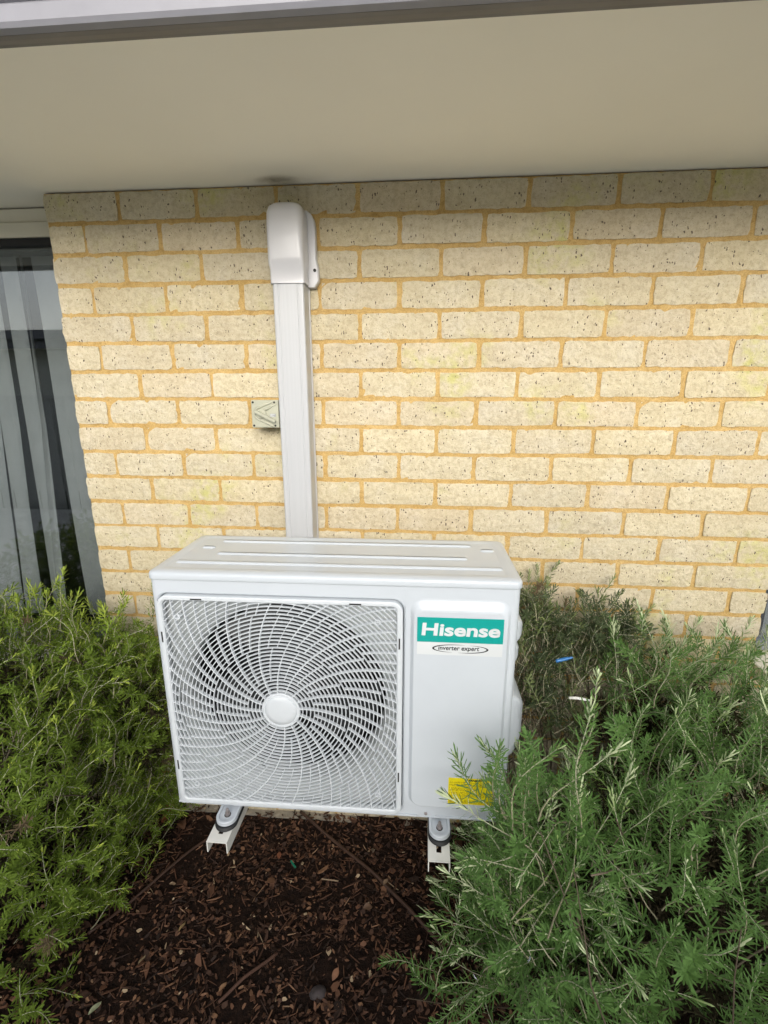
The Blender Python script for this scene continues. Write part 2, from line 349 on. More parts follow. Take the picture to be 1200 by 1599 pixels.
def put_brick(me, x, r):
    o = bpy.data.objects.new('brick', me); C.objects.link(o); o.parent = wall
    o.location = (x + rnd.gauss(0, .0009), rnd.uniform(-.0015, .0012), 2.17 - .086 * r + rnd.gauss(0, .0007)); o.rotation_euler = (rnd.gauss(0, .004), rnd.gauss(0, .0035), 0)
for r in range(26):
    lo, hi = (-3.5, 6) if r % 2 == 0 else (-4, 6)
    zt_ = 2.17 - .086 * r + .038
    if zt_ < LZ: lo -= 2
    if zt_ < RZ: hi += 1.5 if r % 2 else 1.5
    k0 = -8 if r % 2 == 0 else -8
    k = k0 + (.5 if r % 2 == 0 else 0)
    while k < 9:
        a, b_ = k, k + 1
        if b_ > lo + .3 and a < hi - .3:
            if zt_ >= LZ and a < -3.5 + .01 and b_ <= -3:                # jamb half brick
                put_brick(rnd.choice(half), -3.25 * .24 + .002, r)
            elif zt_ >= RZ and b_ > 6 + .01:
                put_brick(rnd.choice(half), 5.75 * .24 - .002, r)
            else: put_brick(rnd.choice(full), (a + .5) * .24, r)
        k += 1
# pale concrete footing edge at the foot of the wall
V, F = [], []; tagf = bmesh.new()
for i in range(24):
    for j in range(2): add_box(tagf, (-.9 + i * .1, -.03 + .0165 * j, -.05), (-.9 + (i + 1) * .1, -.0135 + .0165 * j, .003 + .006 * noise.noise(Vector((i * .7, j, 0)))))
bmesh.ops.remove_doubles(tagf, verts=tagf.verts, dist=.0001)
tag(link('wall_footing', from_bm(tagf, 'wall_footing'), 'footing'), label='pale concrete footing edge along the foot of the brick wall', cat='footing')

# ------------------------------------------------------------------ eave: soffit, gutter, roof
eave = empty('roof_eave', (0, -.3, 2.212), label='painted eave with cream soffit and pale grey gutter above the brick wall', cat='eave')
def ex(x, y, z): return (x, y + .3, z - 2.212)
def ebox(name, a, b_, mat, bev=0): return box(name, ex(*a), ex(*b_), mat, eave, bev)
# soffit sheets: slightly cambered near the wall joint
V = []; F = []; NX = 44; NY = 18
for j in range(NY + 1):
    for i in range(NX + 1):
        x = -4 + 8.2 * i / NX; y = -.592 + .762 * j / NY
        V.append(ex(x, y, 2.2125 + .0012 * noise.noise(Vector((x * 1.7, y * 3, 0)))))
for j in range(NY):
    for i in range(NX): a = j * (NX + 1) + i; F.append((a, a + NX + 1, a + NX + 2, a + 1))
link('soffit', raw('soffit', V, F, True), 'soffit', eave)
def extr(profile, x0, x1, name):
    V = [ex(x0, y, z) for y, z in profile] + [ex(x1, y, z) for y, z in profile]; n = len(profile)
    return raw(name, V, [(i, i + 1, n + i + 1, n + i) for i in range(n - 1)])
gut = [(-.598, 2.34), (-.598, 2.2), (-.604, 2.196), (-.618, 2.193), (-.628, 2.1935)]
EY, EZ = -.009, .006       # eave edge set out from the photographed line
link('gutter_base', extr([(y + EY, z + EZ) for y, z in gut], -4, 4.2, 'gutter_base'), 'gutter_bottom', eave)
face = [(-.6285, 2.1936), (-.640, 2.196), (-.6445, 2.202), (-.6465, 2.222), (-.6435, 2.2235), (-.6435, 2.2265), (-.648, 2.228), (-.650, 2.236), (-.647, 2.2375), (-.647, 2.240), (-.6525, 2.2415), (-.66, 2.262), (-.672, 2.283), (-.68, 2.31), (-.672, 2.318), (-.66, 2.318), (-.66, 2.30)]
link('gutter_face', extr([(y + EY, z + EZ) for y, z in face], -4, 4.2, 'gutter_face'), 'gutter', eave)
ebox('fascia', (-4, -.606, 2.2102), (4.2, -.5925, 2.36), 'gutter_bottom')
V = [ex(-4.3, -.70, 2.37), ex(4.5, -.70, 2.37), ex(4.5, 4, 4.0), ex(-4.3, 4, 4.0), ex(-4.3, -.70, 2.345), ex(4.5, -.70, 2.345), ex(4.5, 4, 3.97), ex(-4.3, 4, 3.97)]
link('roof_sheet', raw('roof_sheet', V, [(0, 1, 2, 3), (7, 6, 5, 4), (0, 4, 5, 1), (1, 5, 6, 2), (2, 6, 7, 3), (3, 7, 4, 0)]), 'roof', eave)
# brownish shadow on the soffit over the duct, painted as a thin patch
m, t, b = new_mat('soffit_shadow_tint', (.22, .18, .12), .9); M['soffit_shade'] = m
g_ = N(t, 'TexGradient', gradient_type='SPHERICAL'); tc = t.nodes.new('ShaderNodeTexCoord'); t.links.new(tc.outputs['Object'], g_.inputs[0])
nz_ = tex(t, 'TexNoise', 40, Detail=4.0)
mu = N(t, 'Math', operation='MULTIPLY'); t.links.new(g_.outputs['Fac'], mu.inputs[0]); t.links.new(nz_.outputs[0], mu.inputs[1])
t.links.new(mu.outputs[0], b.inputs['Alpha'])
o = link('soffit_shadow_patch', raw('soffit_shadow_patch', [(-1, -1, 0), (-1, 1, 0), (1, 1, 0), (1, -1, 0)], [(0, 1, 2, 3)]), 'soffit_shade', eave, ex(-.105, -.03, 2.2098)); o.scale = (.07, .04, 1)

# ------------------------------------------------------------------ rooms and windows
bm = bmesh.new()
for a, b_ in (((-5, 3.0, 0), (5, 3.1, 2.7)), ((-5.1, .35, 0), (-5, 3.1, 2.7)), ((5, .35, 0), (5.1, 3.1, 2.7)), ((-5, .35, -.1), (5, 3.1, 0)), ((-5, .12, 2.22), (5, 3.1, 2.3)), ((-.85, .36, 0), (1.45, .42, 2.7)), ((-5, .24, 0), (-2.0, .3, 2.7)), ((2.4, .24, 0), (5, .3, 2.7)), ((XL, .113, .0), (XR, .118, 2.21))):
    add_box(bm, a, b_)
tag(link('room_interior', from_bm(bm, 'room_interior'), 'room'), kind='structure')
def window(x0, x1, zb, zt, label, slats):
    wd = empty('window', ((x0 + x1) / 2, .1, zb), label=label, cat='window'); ox, oz = (x0 + x1) / 2, zb
    def lb(name, a, b_, mat, bev=.001, par=wd): return box(name, (a[0] - ox, a[1] - .1, a[2] - oz), (b_[0] - ox, b_[1] - .1, b_[2] - oz), mat, par, bev)
    lb('glass', (x0, .102, zb + .03), (x1, .106, zt - .01), 'glass', 0)
    lb('window_frame', (x0, .085, zb + .002), (x1, .135, zb + .035), 'frame')
    if zt > 2:
        lb('head_frame', (x0, .088, zt - .022), (x1, .135, zt), 'dark')
        lb('head_trim', (x0, .092, zt + .002), (x1, .2, 2.165), 'trim', .003); lb('head_trim', (x0, .103, 2.167), (x1, .2, 2.208), 'trim', .003)
    return wd
wl = window(-2.0, XL, LZ, 2.118, 'tinted window with grey vertical blind at the left end of the brick wall', 1)
wr = window(XR, 2.4, RZ, 2.118, 'window with grey frame beyond the right end of the brick wall', 0)
box('jamb_frame', (-.4805, -.015, .032), (-.435, .035, 1.367), 'frame', wr)
for w_, s in ((wl, 0), (wr, 1)):
    bm = bmesh.new(); add_box(bm, (-.58 if not s else -.48, -.16, -.032), (.575 if not s else .48, -.012, -.001), .004)
    link('sill', from_bm(bm, 'sill'), 'trim', w_)
# vertical blind behind the left glass: hanging slats, x at z=1.6 and z=.9
vb = empty('vertical_blind', (-1.25, .2, .75), label='grey vertical fabric blind hanging behind the left window', cat='blind')
def xat(u, v):   # where the photographed edge lies on the blind's plane
    d = Vector(rt) * ((u - 600) / 748.608) + Vector(fw) - Vector(up) * ((v - 799.5) / 748.608); t_ = (.2 - CAM.y) / d.y; q = CAM + d * t_; return q.x, q.z
slat_px = [((-60, -32), (-50, -14)), ((-26, -3), (-10, 27)), ((2, 30), (35, 63)), ((37, 59), (74, 86)), ((64, 69), (85, 100)), ((86, 125), (127, 170))]
for k, (top, bot) in enumerate(slat_px):
    V = []; F = []; e = []
    for i in (0, 1):
        x1, z1 = xat(top[i], 660); x2, z2 = xat(bot[i], 905); g1 = (x2 - x1) / (z2 - z1); e.append((x1, z1, g1))
    rows = 14; cols = 6
    for j in range(rows + 1):
        z = .72 + (2.10 - .72) * j / rows
        for i in range(cols + 1):
            f = i / cols; xa = e[0][0] + (z - e[0][1]) * e[0][2] * (1 if z < 1.6 else .4); xb = e[1][0] + (z - e[1][1]) * e[1][2] * (1 if z < 1.6 else .4)
            V.append((xa + (xb - xa) * f + 1.25, .012 * math.sin(f * math.pi + .3 * math.sin(z * 5 + k)) + (.004 if k == 4 else 0) + .014 * (k % 2), z - .75))
    for j in range(rows):
        for i in range(cols): a = j * (cols + 1) + i; F.append((a, a + 1, a + cols + 2, a + cols + 1))
    link('slat', raw('slat', V, F, True), 'blind', vb)
box('head_rail', (-.74, -.02, 1.352), (.41, .045, 1.37), 'frame', vb)
vb2 = empty('vertical_blind', (1.9, .2, .75), label='grey blind behind the right window, mostly out of view', cat='blind')
for k in range(7):
    link('slat', raw('slat', [(-.44 + k * .125, 0, 0), (-.44 + k * .125 + .11, .02, 0), (-.44 + k * .125 + .11, .02, 1.35), (-.44 + k * .125, 0, 1.35)], [(0, 1, 2, 3)]), 'blind', vb2)

# ------------------------------------------------------------------ what the window mirrors: fence and the neighbour's house behind the camera
fen = empty('sheet_fence', (0, -4.6, -.1), label='grey sheet metal boundary fence across the path, mirrored in the window', cat='fence')
bm = bmesh.new(); 
for i in range(60):
    x = -6 + i * .2; add_box(bm, (x, -.012, .05), (x + .13, .0, 1.64)); add_box(bm, (x + .131, .012, .05), (x + .199, .024, 1.64))
link('sheet_panel', from_bm(bm, 'sheet_panel'), 'fence', fen)
box('top_rail', (-6, -.03, 1.641), (6, .045, 1.68), 'fence', fen, .003)
for i in range(6): box('post', (-6 + i * 2.4 - .03, .026, 0), (-6 + i * 2.4 + .03, .06, 1.64), 'fence', fen, .003)
nb = empty('neighbour_house', (0, -6.2, 0), label='neighbouring house with gutter and downpipe behind the fence, mirrored in the window', cat='house')
box('wall', (-8, -3, -.1), (8, 0, 2.6), 'render', nb)
box('gutter', (-8.6, .42, 2.43), (8.6, .55, 2.56), 'gutter', nb, .01)
box('fascia', (-8.6, .38, 2.30), (8.6, .415, 2.54), 'gutter', nb); box('soffit', (-8.6, .002, 2.30), (8.6, .378, 2.33), 'soffit', nb)
link('roof', raw('roof', [(-8.8, .58, 2.57), (8.8, .58, 2.57), (8.8, -2.4, 2.95), (-8.8, -2.4, 2.95)], [(0, 1, 2, 3)]), 'roof', nb)
tube('downpipe', [(-3.9, .47, 2.44), (-3.9, .47, 2.26), (-3.89, .06, 2.05), (-3.89, .06, 0)], .04, 'gutter', nb, 10)

# ------------------------------------------------------------------ split system outdoor unit
W, D, ZB, ZS, ZTOP = .87, .2982, .5597, 1.2045, 1.2236
YAW = .0118
ac = empty('air_conditioner', (-.3235, -.52, ZB), YAW, label='white split system outdoor unit with a swirl fan grille, mounted on wall brackets', cat='air conditioner')
def az(z): return z - ZB
# casing: wrap of sides and back, rounded upright corners, plus floor pan and inner divider
rc = .014; path = []
for i in range(7): a = R(-90 - 90 * i / 6); path.append((rc + rc * math.cos(a), rc + rc * math.sin(a)))
for i in range(5): a = R(180 - 90 * i / 4); path.append((rc + rc * math.cos(a), D - rc + rc * math.sin(a)))
for i in range(5): a = R(90 - 90 * i / 4); path.append((W - rc + rc * math.cos(a), D - rc + rc * math.sin(a)))
for i in range(7): a = R(-90 * i / 6); path.append((W - rc + rc * math.cos(a), rc + rc * math.sin(a)))
me = loft([[(x, y, z) for x, y in path] for z in (.004, az(ZS) - .0015)], 'casing', closed=False)
me.polygons.foreach_set('use_smooth', [True] * len(me.polygons)); cas = link('casing', me, 'white', ac)
# left front panel with a rounded opening for the grille
GX0, GX1, GZ0, GZ1 = .0165, .6045, az(.570), az(1.1665)
XS = .6085
def panel_loops(x0, x1, z0, z1, n=64): return rrect(x0, x1, z0, z1, 1e-4, n)
L = [yl(panel_loops(rc, XS, .0, az(ZS) - .0015), 0), yl(rrect(GX0 - .0055, GX1 + .0055, GZ0 - .0055, GZ1 + .0055, .030), 0), yl(rrect(GX0 - .002, GX1 + .002, GZ0 - .002, GZ1 + .002, .028), .0035), yl(rrect(GX0 - .0015, GX1 + .0015, GZ0 - .0015, GZ1 + .0015, .028), .016)]
link('front_panel', loft(L, 'front_panel'), 'white', ac)
SX0, SX1, SZ0, SZ1 = .621, .852, az(.597), az(1.176)
L = [yl(panel_loops(XS, W - rc, .0, az(ZS) - .0015), 0), yl(rrect(SX0, SX1, SZ0, SZ1, .032), 0)]
for f in (.15, .35, .6, .85, 1):
    q = .5 - .5 * math.cos(math.pi * f)
    L.append(yl(rrect(SX0 + .010 * f, SX1 - .010 * f, SZ0 + .009 * f, SZ1 - .030 * f, .032 - .006 * f), -.0115 * q))
sp = loft(L, 'service_panel', cap1=True); sp.polygons.foreach_set('use_smooth', [len(p.vertices) < 5 and 0 < p.index // 64 for p in sp.polygons])
link('service_panel', sp, 'white', ac)
# floor pan flange with pressed lines and two screws
bm = bmesh.new(); add_box(bm, (.003, .002, -.002), (W - .003, D - .003, .004), .0015)
add_box(bm, (.04, -.004, .003), (.125, .001, .0085), .0015); add_box(bm, (.158, -.004, .003), (.645, .001, .0085), .0018); add_box(bm, (.69, -.004, .003), (.84, .001, .0085), .0018)
link('base_pan', from_bm(bm, 'base_pan'), 'white', ac)
for x in (.141, .668): disc('screw', (x, .0125), .0042, -.003, .002, 'bolt', ac, 12, .001)
# lid
def lidloop(o_, r, z): return zl(rrect(-.004 + o_, W + .004 - o_, -.004 + o_, D + .003 - o_, r), z)
L = [lidloop(.0005, .018, az(ZS)), lidloop(0, .018, az(ZS) + .0012), lidloop(.0004, .018, az(ZS) + .0125), lidloop(.002, .017, az(ZTOP) - .0035), lidloop(.006, .015, az(ZTOP) - .0008), lidloop(.016, .012, az(ZTOP) + .001), lidloop(.030, .010, az(ZTOP) + .0012), lidloop(.034, .010, az(ZTOP) - .0004)]
me = loft(L, 'lid', cap0=True, cap1=True); me.polygons.foreach_set('use_smooth', [len(p.vertices) < 5 for p in me.polygons])
lid = link('lid', me, 'white', ac)
def emboss(x0, x1, y0, y1, h=.004, r=.006, bv=.006):
    z = az(ZTOP) - .0006
    me = loft([zl(rrect(x0 + bv * f, x1 - bv * f, y0 + bv * f, y1 - bv * f, r, 32), z + h * q) for f, q in ((0, 0), (.3, .35), (.65, .85), (1, 1))], 'lid_rib', cap1=True, smooth=False)
    me.polygons.foreach_set('use_smooth', [True] * len(me.polygons)); return link('lid_rib', me, 'white', lid)
emboss(.085, .782, .232, .252); emboss(.112, .762, .128, .148); emboss(.036, .838, .060, .082)
emboss(.050, .088, .176, .194); emboss(.800, .838, .196, .214)
# shroud behind the grille: recessed plate with the round fan opening
HCX, HCZ = .3035, az(.866); RF = .258
def circ(r, n=64):
    out = []
    for x, z in rrect(GX0, GX1, GZ0, GZ1, .03, n):
        dx, dz = x - HCX, z - HCZ; l = math.hypot(dx, dz); f = min(r, l - .004) / l; out.append((HCX + dx * f, HCZ + dz * f))
    return out
L = [yl(rrect(GX0, GX1, GZ0, GZ1, .027), .017), yl(circ(.330), .018), yl(circ(.315), .022), yl(circ(.295), .029), yl(circ(.275), .038), yl(circ(RF + .005), .048), yl(circ(RF), .060), yl(circ(RF), .105)]
me = loft(L, 'fan_shroud'); me.polygons.foreach_set('use_smooth', [p.index >= 128 for p in me.polygons]); link('fan_shroud', me, 'orifice', ac)
link('inner_cavity', loft([yl(circ(RF + .018), .106), yl(circ(RF + .018), .25)], 'inner_cavity', cap1=True), 'dark', ac)
bm = bmesh.new()
for i in range(80): x = .06 + i * .006; add_box(bm, (x, .238, .08), (x + .0015, .248, .56))
tag(link('condenser_fins', from_bm(bm, 'condenser_fins'), 'fin', ac), kind='stuff')
fan = empty('fan', (HCX, .085, HCZ)); fan.parent = ac
disc('fan_hub', (0, 0), .055, -.03, .04, 'fan', fan, 32, .01)
for k in range(3):
    V = []; F = []; a0 = R(35 + 120 * k)
    for j in range(9):
        r = .05 + (.245 - .05) * j / 8
        for i in range(9):
            f = i / 8; sweep = .55 * ((r - .05) / .17); a = a0 + sweep + f * (R(78) - .25 * (r - .05) / .17)
            V.append((r * math.cos(a), .045 - .075 * f + .02 * math.sin(math.pi * f), r * math.sin(a)))
    for j in range(8):
        for i in range(8): a = j * 9 + i; F.append((a, a + 1, a + 10, a + 9))
    link('fan_blade', raw('fan_blade', V, F, True), 'fan', fan)
# grille
gr = empty('grille', (HCX, -.002, HCZ)); gr.parent = ac
bx0, bx1, bz0, bz1 = GX0 - HCX, GX1 - HCX, GZ0 - HCZ, GZ1 - HCZ
ix0, ix1, iz0, iz1, ir = bx0 + .0125, bx1 - .0145, bz0 + .014, bz1 - .0125, .012
L = [yl(rrect(bx0, bx1, bz0, bz1, .027), .012), yl(rrect(bx0, bx1, bz0, bz1, .027), -.0045), yl(rrect(bx0 + .001, bx1 - .001, bz0 + .001, bz1 - .001, .026), -.0065), yl(rrect(bx0 + .003, bx1 - .003, bz0 + .003, bz1 - .003, .025), -.0075),
     yl(rrect(ix0 - .003, ix1 + .003, iz0 - .003, iz1 + .003, ir + .002), -.0075), yl(rrect(ix0, ix1, iz0, iz1, ir), -.0045), yl(rrect(ix0, ix1, iz0, iz1, ir), .008)]
gf = loft(L, 'grille_frame'); link('grille_frame', gf, 'grille', gr)
def inside(x, z, m_=.0):
    hx, hz, cx, cz = (ix1 - ix0) / 2 + m_, (iz1 - iz0) / 2 + m_, (ix0 + ix1) / 2, (iz0 + iz1) / 2
    ax, az_ = abs(x - cx), abs(z - cz)
    if ax > hx or az_ > hz: return False
    if ax > hx - ir and az_ > hz - ir: return (ax - hx + ir) ** 2 + (az_ - hz + ir) ** 2 < ir * ir
    return True
def bar(V, F, pts, w2, y0, y1, thin=.75):
    """rectangular bar along pts (x,z); front edge y0, back y1, half width w2"""
    k = len(pts); b0 = len(V)
    for i in range(k):
        p, q = pts[max(i - 1, 0)], pts[min(i + 1, k - 1)]; dx, dz = q[0] - p[0], q[1] - p[1]; l = math.hypot(dx, dz) or 1; nx_, nz_2 = -dz / l, dx / l
        x, z = pts[i]
        V += [(x + nx_ * w2 * thin, y0, z + nz_2 * w2 * thin), (x - nx_ * w2 * thin, y0, z - nz_2 * w2 * thin), (x - nx_ * w2, y1, z - nz_2 * w2), (x + nx_ * w2, y1, z + nz_2 * w2)]
    for i in range(k - 1):
        for j in range(4): F.append((b0 + i * 4 + j, b0 + i * 4 + (j + 1) % 4, b0 + (i + 1) * 4 + (j + 1) % 4, b0 + (i + 1) * 4 + j))
    F.append((b0 + 3, b0 + 2, b0 + 1, b0)); e_ = b0 + (k - 1) * 4; F.append((e_, e_ + 1, e_ + 2, e_ + 3))
RH = .0455; r = RH + .0092
while r < .405:
    V, F, run = [], [], []
    n = max(48, int(r * 520)); hits = [inside(r * math.cos(2 * math.pi * i / n), r * math.sin(2 * math.pi * i / n), .003) for i in range(n)]
    if all(hits): runs = [list(range(n + 1))]
    else:
        s0 = hits.index(False); runs = []; cur = []
        for i in range(s0, s0 + n + 1):
            if hits[i % n]: cur.append(i)
            else:
                if len(cur) > 1: runs.append(cur)
                cur = []
    for q in runs: bar(V, F, [(r * math.cos(2 * math.pi * i / n), r * math.sin(2 * math.pi * i / n)) for i in q], .00125, -.0054, -.0004); link('grille_ring', raw('grille_ring', V, F, False), 'grille', gr); V, F = [], []
    r += .0098
def spiral(a0, r0, r1, w2):
    pts = []; r = r0
    while r <= r1:
        a = a0 - 2.02 * (r - RH); x, z = r * math.cos(a), r * math.sin(a)
        if not inside(x, z, .004): break
        pts.append((x, z)); r += .006
    if len(pts) < 3: return
    V, F = [], []; bar(V, F, pts, w2, -.0060, .0030); link('grille_rib', raw('grille_rib', V, F), 'grille', gr)
NS = 16; st_ = 2 * math.pi / NS
for k in range(NS):
    a = k * st_ + .13
    spiral(a, RH - .002, .42, .0015)
    ra, rb_2, rc2 = RH + .0092 + .0098 * 3, RH + .0092 + .0098 * 12, RH + .0092 + .0098 * 21
    spiral(a + st_ / 2, ra, rb_2, .0011)
    for q in (1 / 3, 2 / 3): spiral(a + st_ * q, rb_2, rc2, .0011)
    for q in (1 / 4, 1 / 2, 3 / 4): spiral(a + st_ * q, rc2, .42, .0011)
# hub cap
n = 40; L = [yl([(rr * math.cos(2 * math.pi * i / n), rr * math.sin(2 * math.pi * i / n)) for i in range(n)], y) for rr, y in ((RH + .003, .006), (RH + .003, -.006), (RH + .001, -.0078), (RH - .002, -.0078), (RH - .003, -.0062), (RH - .005, -.0062), (RH - .0065, -.0085), (RH * .6, -.0100), (RH * .25, -.0106))]
me = loft(L, 'hub_cap', cap1=True, smooth=False); me.polygons.foreach_set('use_smooth', [p.index > 6 * n for p in me.polygons]); link('hub_cap', me, 'grille', gr)
for x, z in ((.064, 1.112), (.546, 1.114), (.066, .631), (.544, .629)):
    cx, cz = x - HCX, z - ZB - HCZ
    L = [yl([(cx + rr * math.cos(R(i * 22.5)), cz + rr * math.sin(R(i * 22.5))) for i in range(16)], y) for rr, y in ((.0075, .006), (.0075, -.0062), (.0052, -.0062), (.0048, .003))]
    link('screw_boss', loft(L, 'screw_boss', cap1=True), 'grille', gr)
for x, z, hor in ((.115, 1.1592, 1), (.494, 1.1592, 1), (.0215, 1.058, 0), (.0215, .690, 0), (.5965, 1.062, 0), (.5965, .688, 0), (.14, .5765, 1), (.49, .5765, 1)):
    h1, h2 = (.014, .0018) if hor else (.0018, .014); cx, cz = x - HCX, z - ZB - HCZ
    box('clip_slot', (cx - h1, -.0079, cz - h2), (cx + h1, -.0072, cz + h2), 'hole' if z > .6 or hor == 0 else 'grille', gr)
# stickers
sy = -.0122
st0 = box('brand_sticker', (.6375, sy, az(1.0395)), (.8340, sy + .0006, az(1.0715)), 'sticker', ac)
st1 = box('brand_plate', (.6375, sy - .0001, az(1.0722)), (.8340, sy + .0006, az(1.1340)), 'teal', st0)
text_obj('brand_lettering', 'Hisense', .0425, 'sticker', st0, (.6450, sy - .0004, az(1.0900)), .0013, 1.34, .06)
text_obj('slogan_lettering', 'inverter expert', .0158, 'ink', st0, (.6862, sy - .0002, az(1.0530)), .00028, .96, .12)
def swoosh(cx, cz, a_, b_, t0, t1, wmax, flip):
    V, F = [], []; n = 24
    for i in range(n + 1):
        f = i / n; th = t0 + (t1 - t0) * f; wv_ = wmax * math.sin(math.pi * f) + .0004
        x, z = a_ * math.cos(th), b_ * math.sin(th); V += [(cx + x, sy - .0003, cz + z), (cx + x * (1 + wv_ / a_), sy - .0003, cz + z * (1 + wv_ / b_ * .6))]
    for i in range(n): F.append((2 * i, 2 * i + 1, 2 * i + 3, 2 * i + 2))
    link('swoosh', raw('swoosh', V, F), 'ink', st0)
swoosh(.7375, az(1.0565), .060, .0098, R(80), R(252), .0045, 0); swoosh(.7375, az(1.0565), .060, .0098, R(-95), R(68), .0045, 1)
ys = box('warning_sticker', (.7225, sy, az(.6200)), (.8385, sy + .0006, az(.6985)), 'yellow_plain', ac, 0)
for k, (z0, z1, x0, x1) in enumerate(((.6835, .6880, .724, .837), (.6735, .6815, .724, .837), (.6590, .6715, .724, .800), (.6430, .6575, .724, .837), (.6350, .641, .724, .76), (.6230, .6335, .724, .837))):
    box('fine_print', (x0, sy - .0002, az(z0)), (x1, sy + .0004, az(z1)), 'yellow', ys)
text_obj('warning_lettering', 'WARNING', .0072, 'ink', ys, (.762, sy - .0003, az(.6905)), .0003, 1.2)
# pieces on the right flank: grip cover and valve cover
def lump(name, y0, y1, z0, z1, d, mat='white'):
    L = []
    for f in (0, .2, .45, .7, .88, 1):
        s = 1 - .9 * (1 - math.sqrt(max(0, 1 - f * f))); cy, cz = (y0 + y1) / 2, (z0 + z1) / 2
        L.append([(W + d * f, cy + (y - cy) * s, cz + (z - cz) * s) for y, z in rrect(y0, y1, z0, z1, .012, 32)])
    link(name, loft(L, name, cap1=True, smooth=True), mat, ac)
lump('grip_cover', .075, .19, az(1.020), az(1.088), .036); lump('grip_cover', .075, .19, az(.962), az(1.018), .030)
lump('valve_cover', .06, .24, az(.70), az(.885), .055)
# feet with bolts
def foot(x):
    f = empty('mounting_foot', (x, -.012, .0)); f.parent = ac
    def shp(hw, y0, y1, n=24): # tab with a rounded nose towards -y
        out = [(hw, y1)]; out += [(hw * math.cos(R(-180 * i / n)), y0 + hw + hw * math.sin(R(-180 * i / n)) * 1.0) for i in range(n + 1)]; return out + [(-hw, y1)]
    o1, o2 = shp(.027, -.044, .05), shp(.0205, -.0375, .05)
    link('foot_plate', loft([zl(o1, -.010), zl(o1, -.0005), zl(shp(.0255, -.0425, .05), .001), zl(o2, .001), zl(shp(.0185, -.035, .05), -.0045)], 'foot_plate', cap0=True, cap1=True), 'white', f)
    link('slot', loft([zl([(.0085 * math.cos(R(20 * i)), -.013 + .009 * math.sin(R(20 * i))) for i in range(18)], z) for z in (-.0044, -.0040)], 'slot', cap1=True), 'hole', f)
    V, F = tube_geo([(0, -.013, -.004), (0, -.013, .0035)], .0072, 6); link('nut', raw('nut', V, F), 'bolt', f)
    V, F = tube_geo([(0, -.013, .003), (0, -.013, .013), (0, -.013, .0155)], [.004, .004, .0028], 12); link('bolt', raw('bolt', V, F), 'bolt', f)
    L = [zl(shp(.0285, -.0505, .03), -.0207)] + [zl(shp(.0275 + .0016 * (i % 2), -.049 - .0020 * (i % 2), .03), -.0195 + i * .0022) for i in range(5)]
    link('rubber_pad', loft(L, 'rubber_pad', cap0=True, cap1=True), 'rubber', f)
foot(-.1775 + .3235 + .003); foot(.3795 + .3235)

# ------------------------------------------------------------------ wall bracket under the unit
br = empty('wall_bracket', (0, 0, .5), label='cream steel wall bracket with two channel arms carrying the air conditioner', cat='bracket')
def arm(x, yend, hw=.0265):
    z1, z0, th = .0385, .006, .0024
    a_ = empty('arm', (x, 0, 0)); a_.parent = br
    sl0, sl1 = yend + .030, yend + .085; sw = .0062     # open slot near the free end
    bm = bmesh.new()
    add_box(bm, (-hw, yend, z1 - th), (hw, sl0 - sw, z1)); add_box(bm, (-hw, sl0 - sw, z1 - th), (-sw, sl1, z1)); add_box(bm, (sw, sl0 - sw, z1 - th), (hw, sl1, z1)); add_box(bm, (-hw, sl1, z1 - th), (hw, -.006, z1))
    bmesh.ops.remove_doubles(bm, verts=bm.verts, dist=1e-6)
    link('top_web', from_bm(bm, 'top_web'), 'arm', a_)
    # rounded end of the slot
    bm = bmesh.new()
    for s in (-1, 1):
        vs2 = [(s * sw, sl0 - sw)] + [(s * sw * math.cos(R(t_)), sl0 - sw * math.sin(R(t_)) + .0) for t_ in (0, 30, 60, 90)]
        pass
    bm.free()
    for s in (-1, 1):
        V = []
        for yy, zl_ in ((yend, z0), (yend + .012, z0 - .003), (-.25, z0 - .012), (-.006, z0 - .04)):
            V += [(s * hw, yy, z1 - th * .5), (s * (hw - th), yy, z1 - th * .5), (s * (hw - th), yy, zl_), (s * hw, yy, zl_)]
        F = []
        for i in range(3):
            for j in range(4): F.append((i * 4 + j, i * 4 + (j + 1) % 4, i * 4 + 4 + (j + 1) % 4, i * 4 + 4 + j))
        F += [(0, 1, 2, 3), (15, 14, 13, 12)]
        me = raw('flange', V, F); bm = bmesh.new(); bm.from_mesh(me); bmesh.ops.recalc_face_normals(bm, faces=bm.faces); bm.to_mesh(me); bm.free()
        link('flange', me, 'arm', a_)
    box('wall_plate', (-hw, -.006, -.25), (hw, 0, .10), 'arm', a_, .001)
    disc('wall_bolt', (0, .06), .008, -.014, -.006, 'bolt', a_, 6)
arm(-.178, -.609); arm(.3775, -.614)
box('cross_rail', (-.40, -.028, -.10), (.60, -.007, -.06), 'arm', br, .002)

# ------------------------------------------------------------------ duct
du = empty('pipe_duct', (-.076, 0, 1.15), label='white plastic pipe duct rising up the wall from behind the air conditioner', cat='duct')
def U(hw, d, r=.007):
    p = [(hw, 0)]
    p += [(hw - r + r * math.cos(R(a)), -d + r - r * math.sin(R(a))) for a in (0, 22, 45, 67, 90)]
    p += [(-hw + r - r * math.sin(R(a)), -d + r - r * math.cos(R(a))) for a in (0, 22, 45, 67, 90)]
    return p + [(-hw, 0)]
def steps(hw, d):   # front with two shallow grooves
    p = U(hw, d, .006); out = []
    for i, q in enumerate(p):
        out.append(q)
        if i == 5:
            for gx in (hw * .62, -hw * .62): out += [(gx + .0025, -d), (gx + .0015, -d + .0012), (gx - .0015, -d + .0012), (gx - .0025, -d)]
    return out
pr = steps(.0455, .074)
link('duct_cover', loft([zl(pr, .0 - .35), zl(pr, .80)], 'duct_cover', closed=True, smooth=False), 'pvc_cover', du)
box('duct_base', (-.0475, -.012, -.35), (.0475, -.0005, .80), 'pvc', du, .001)
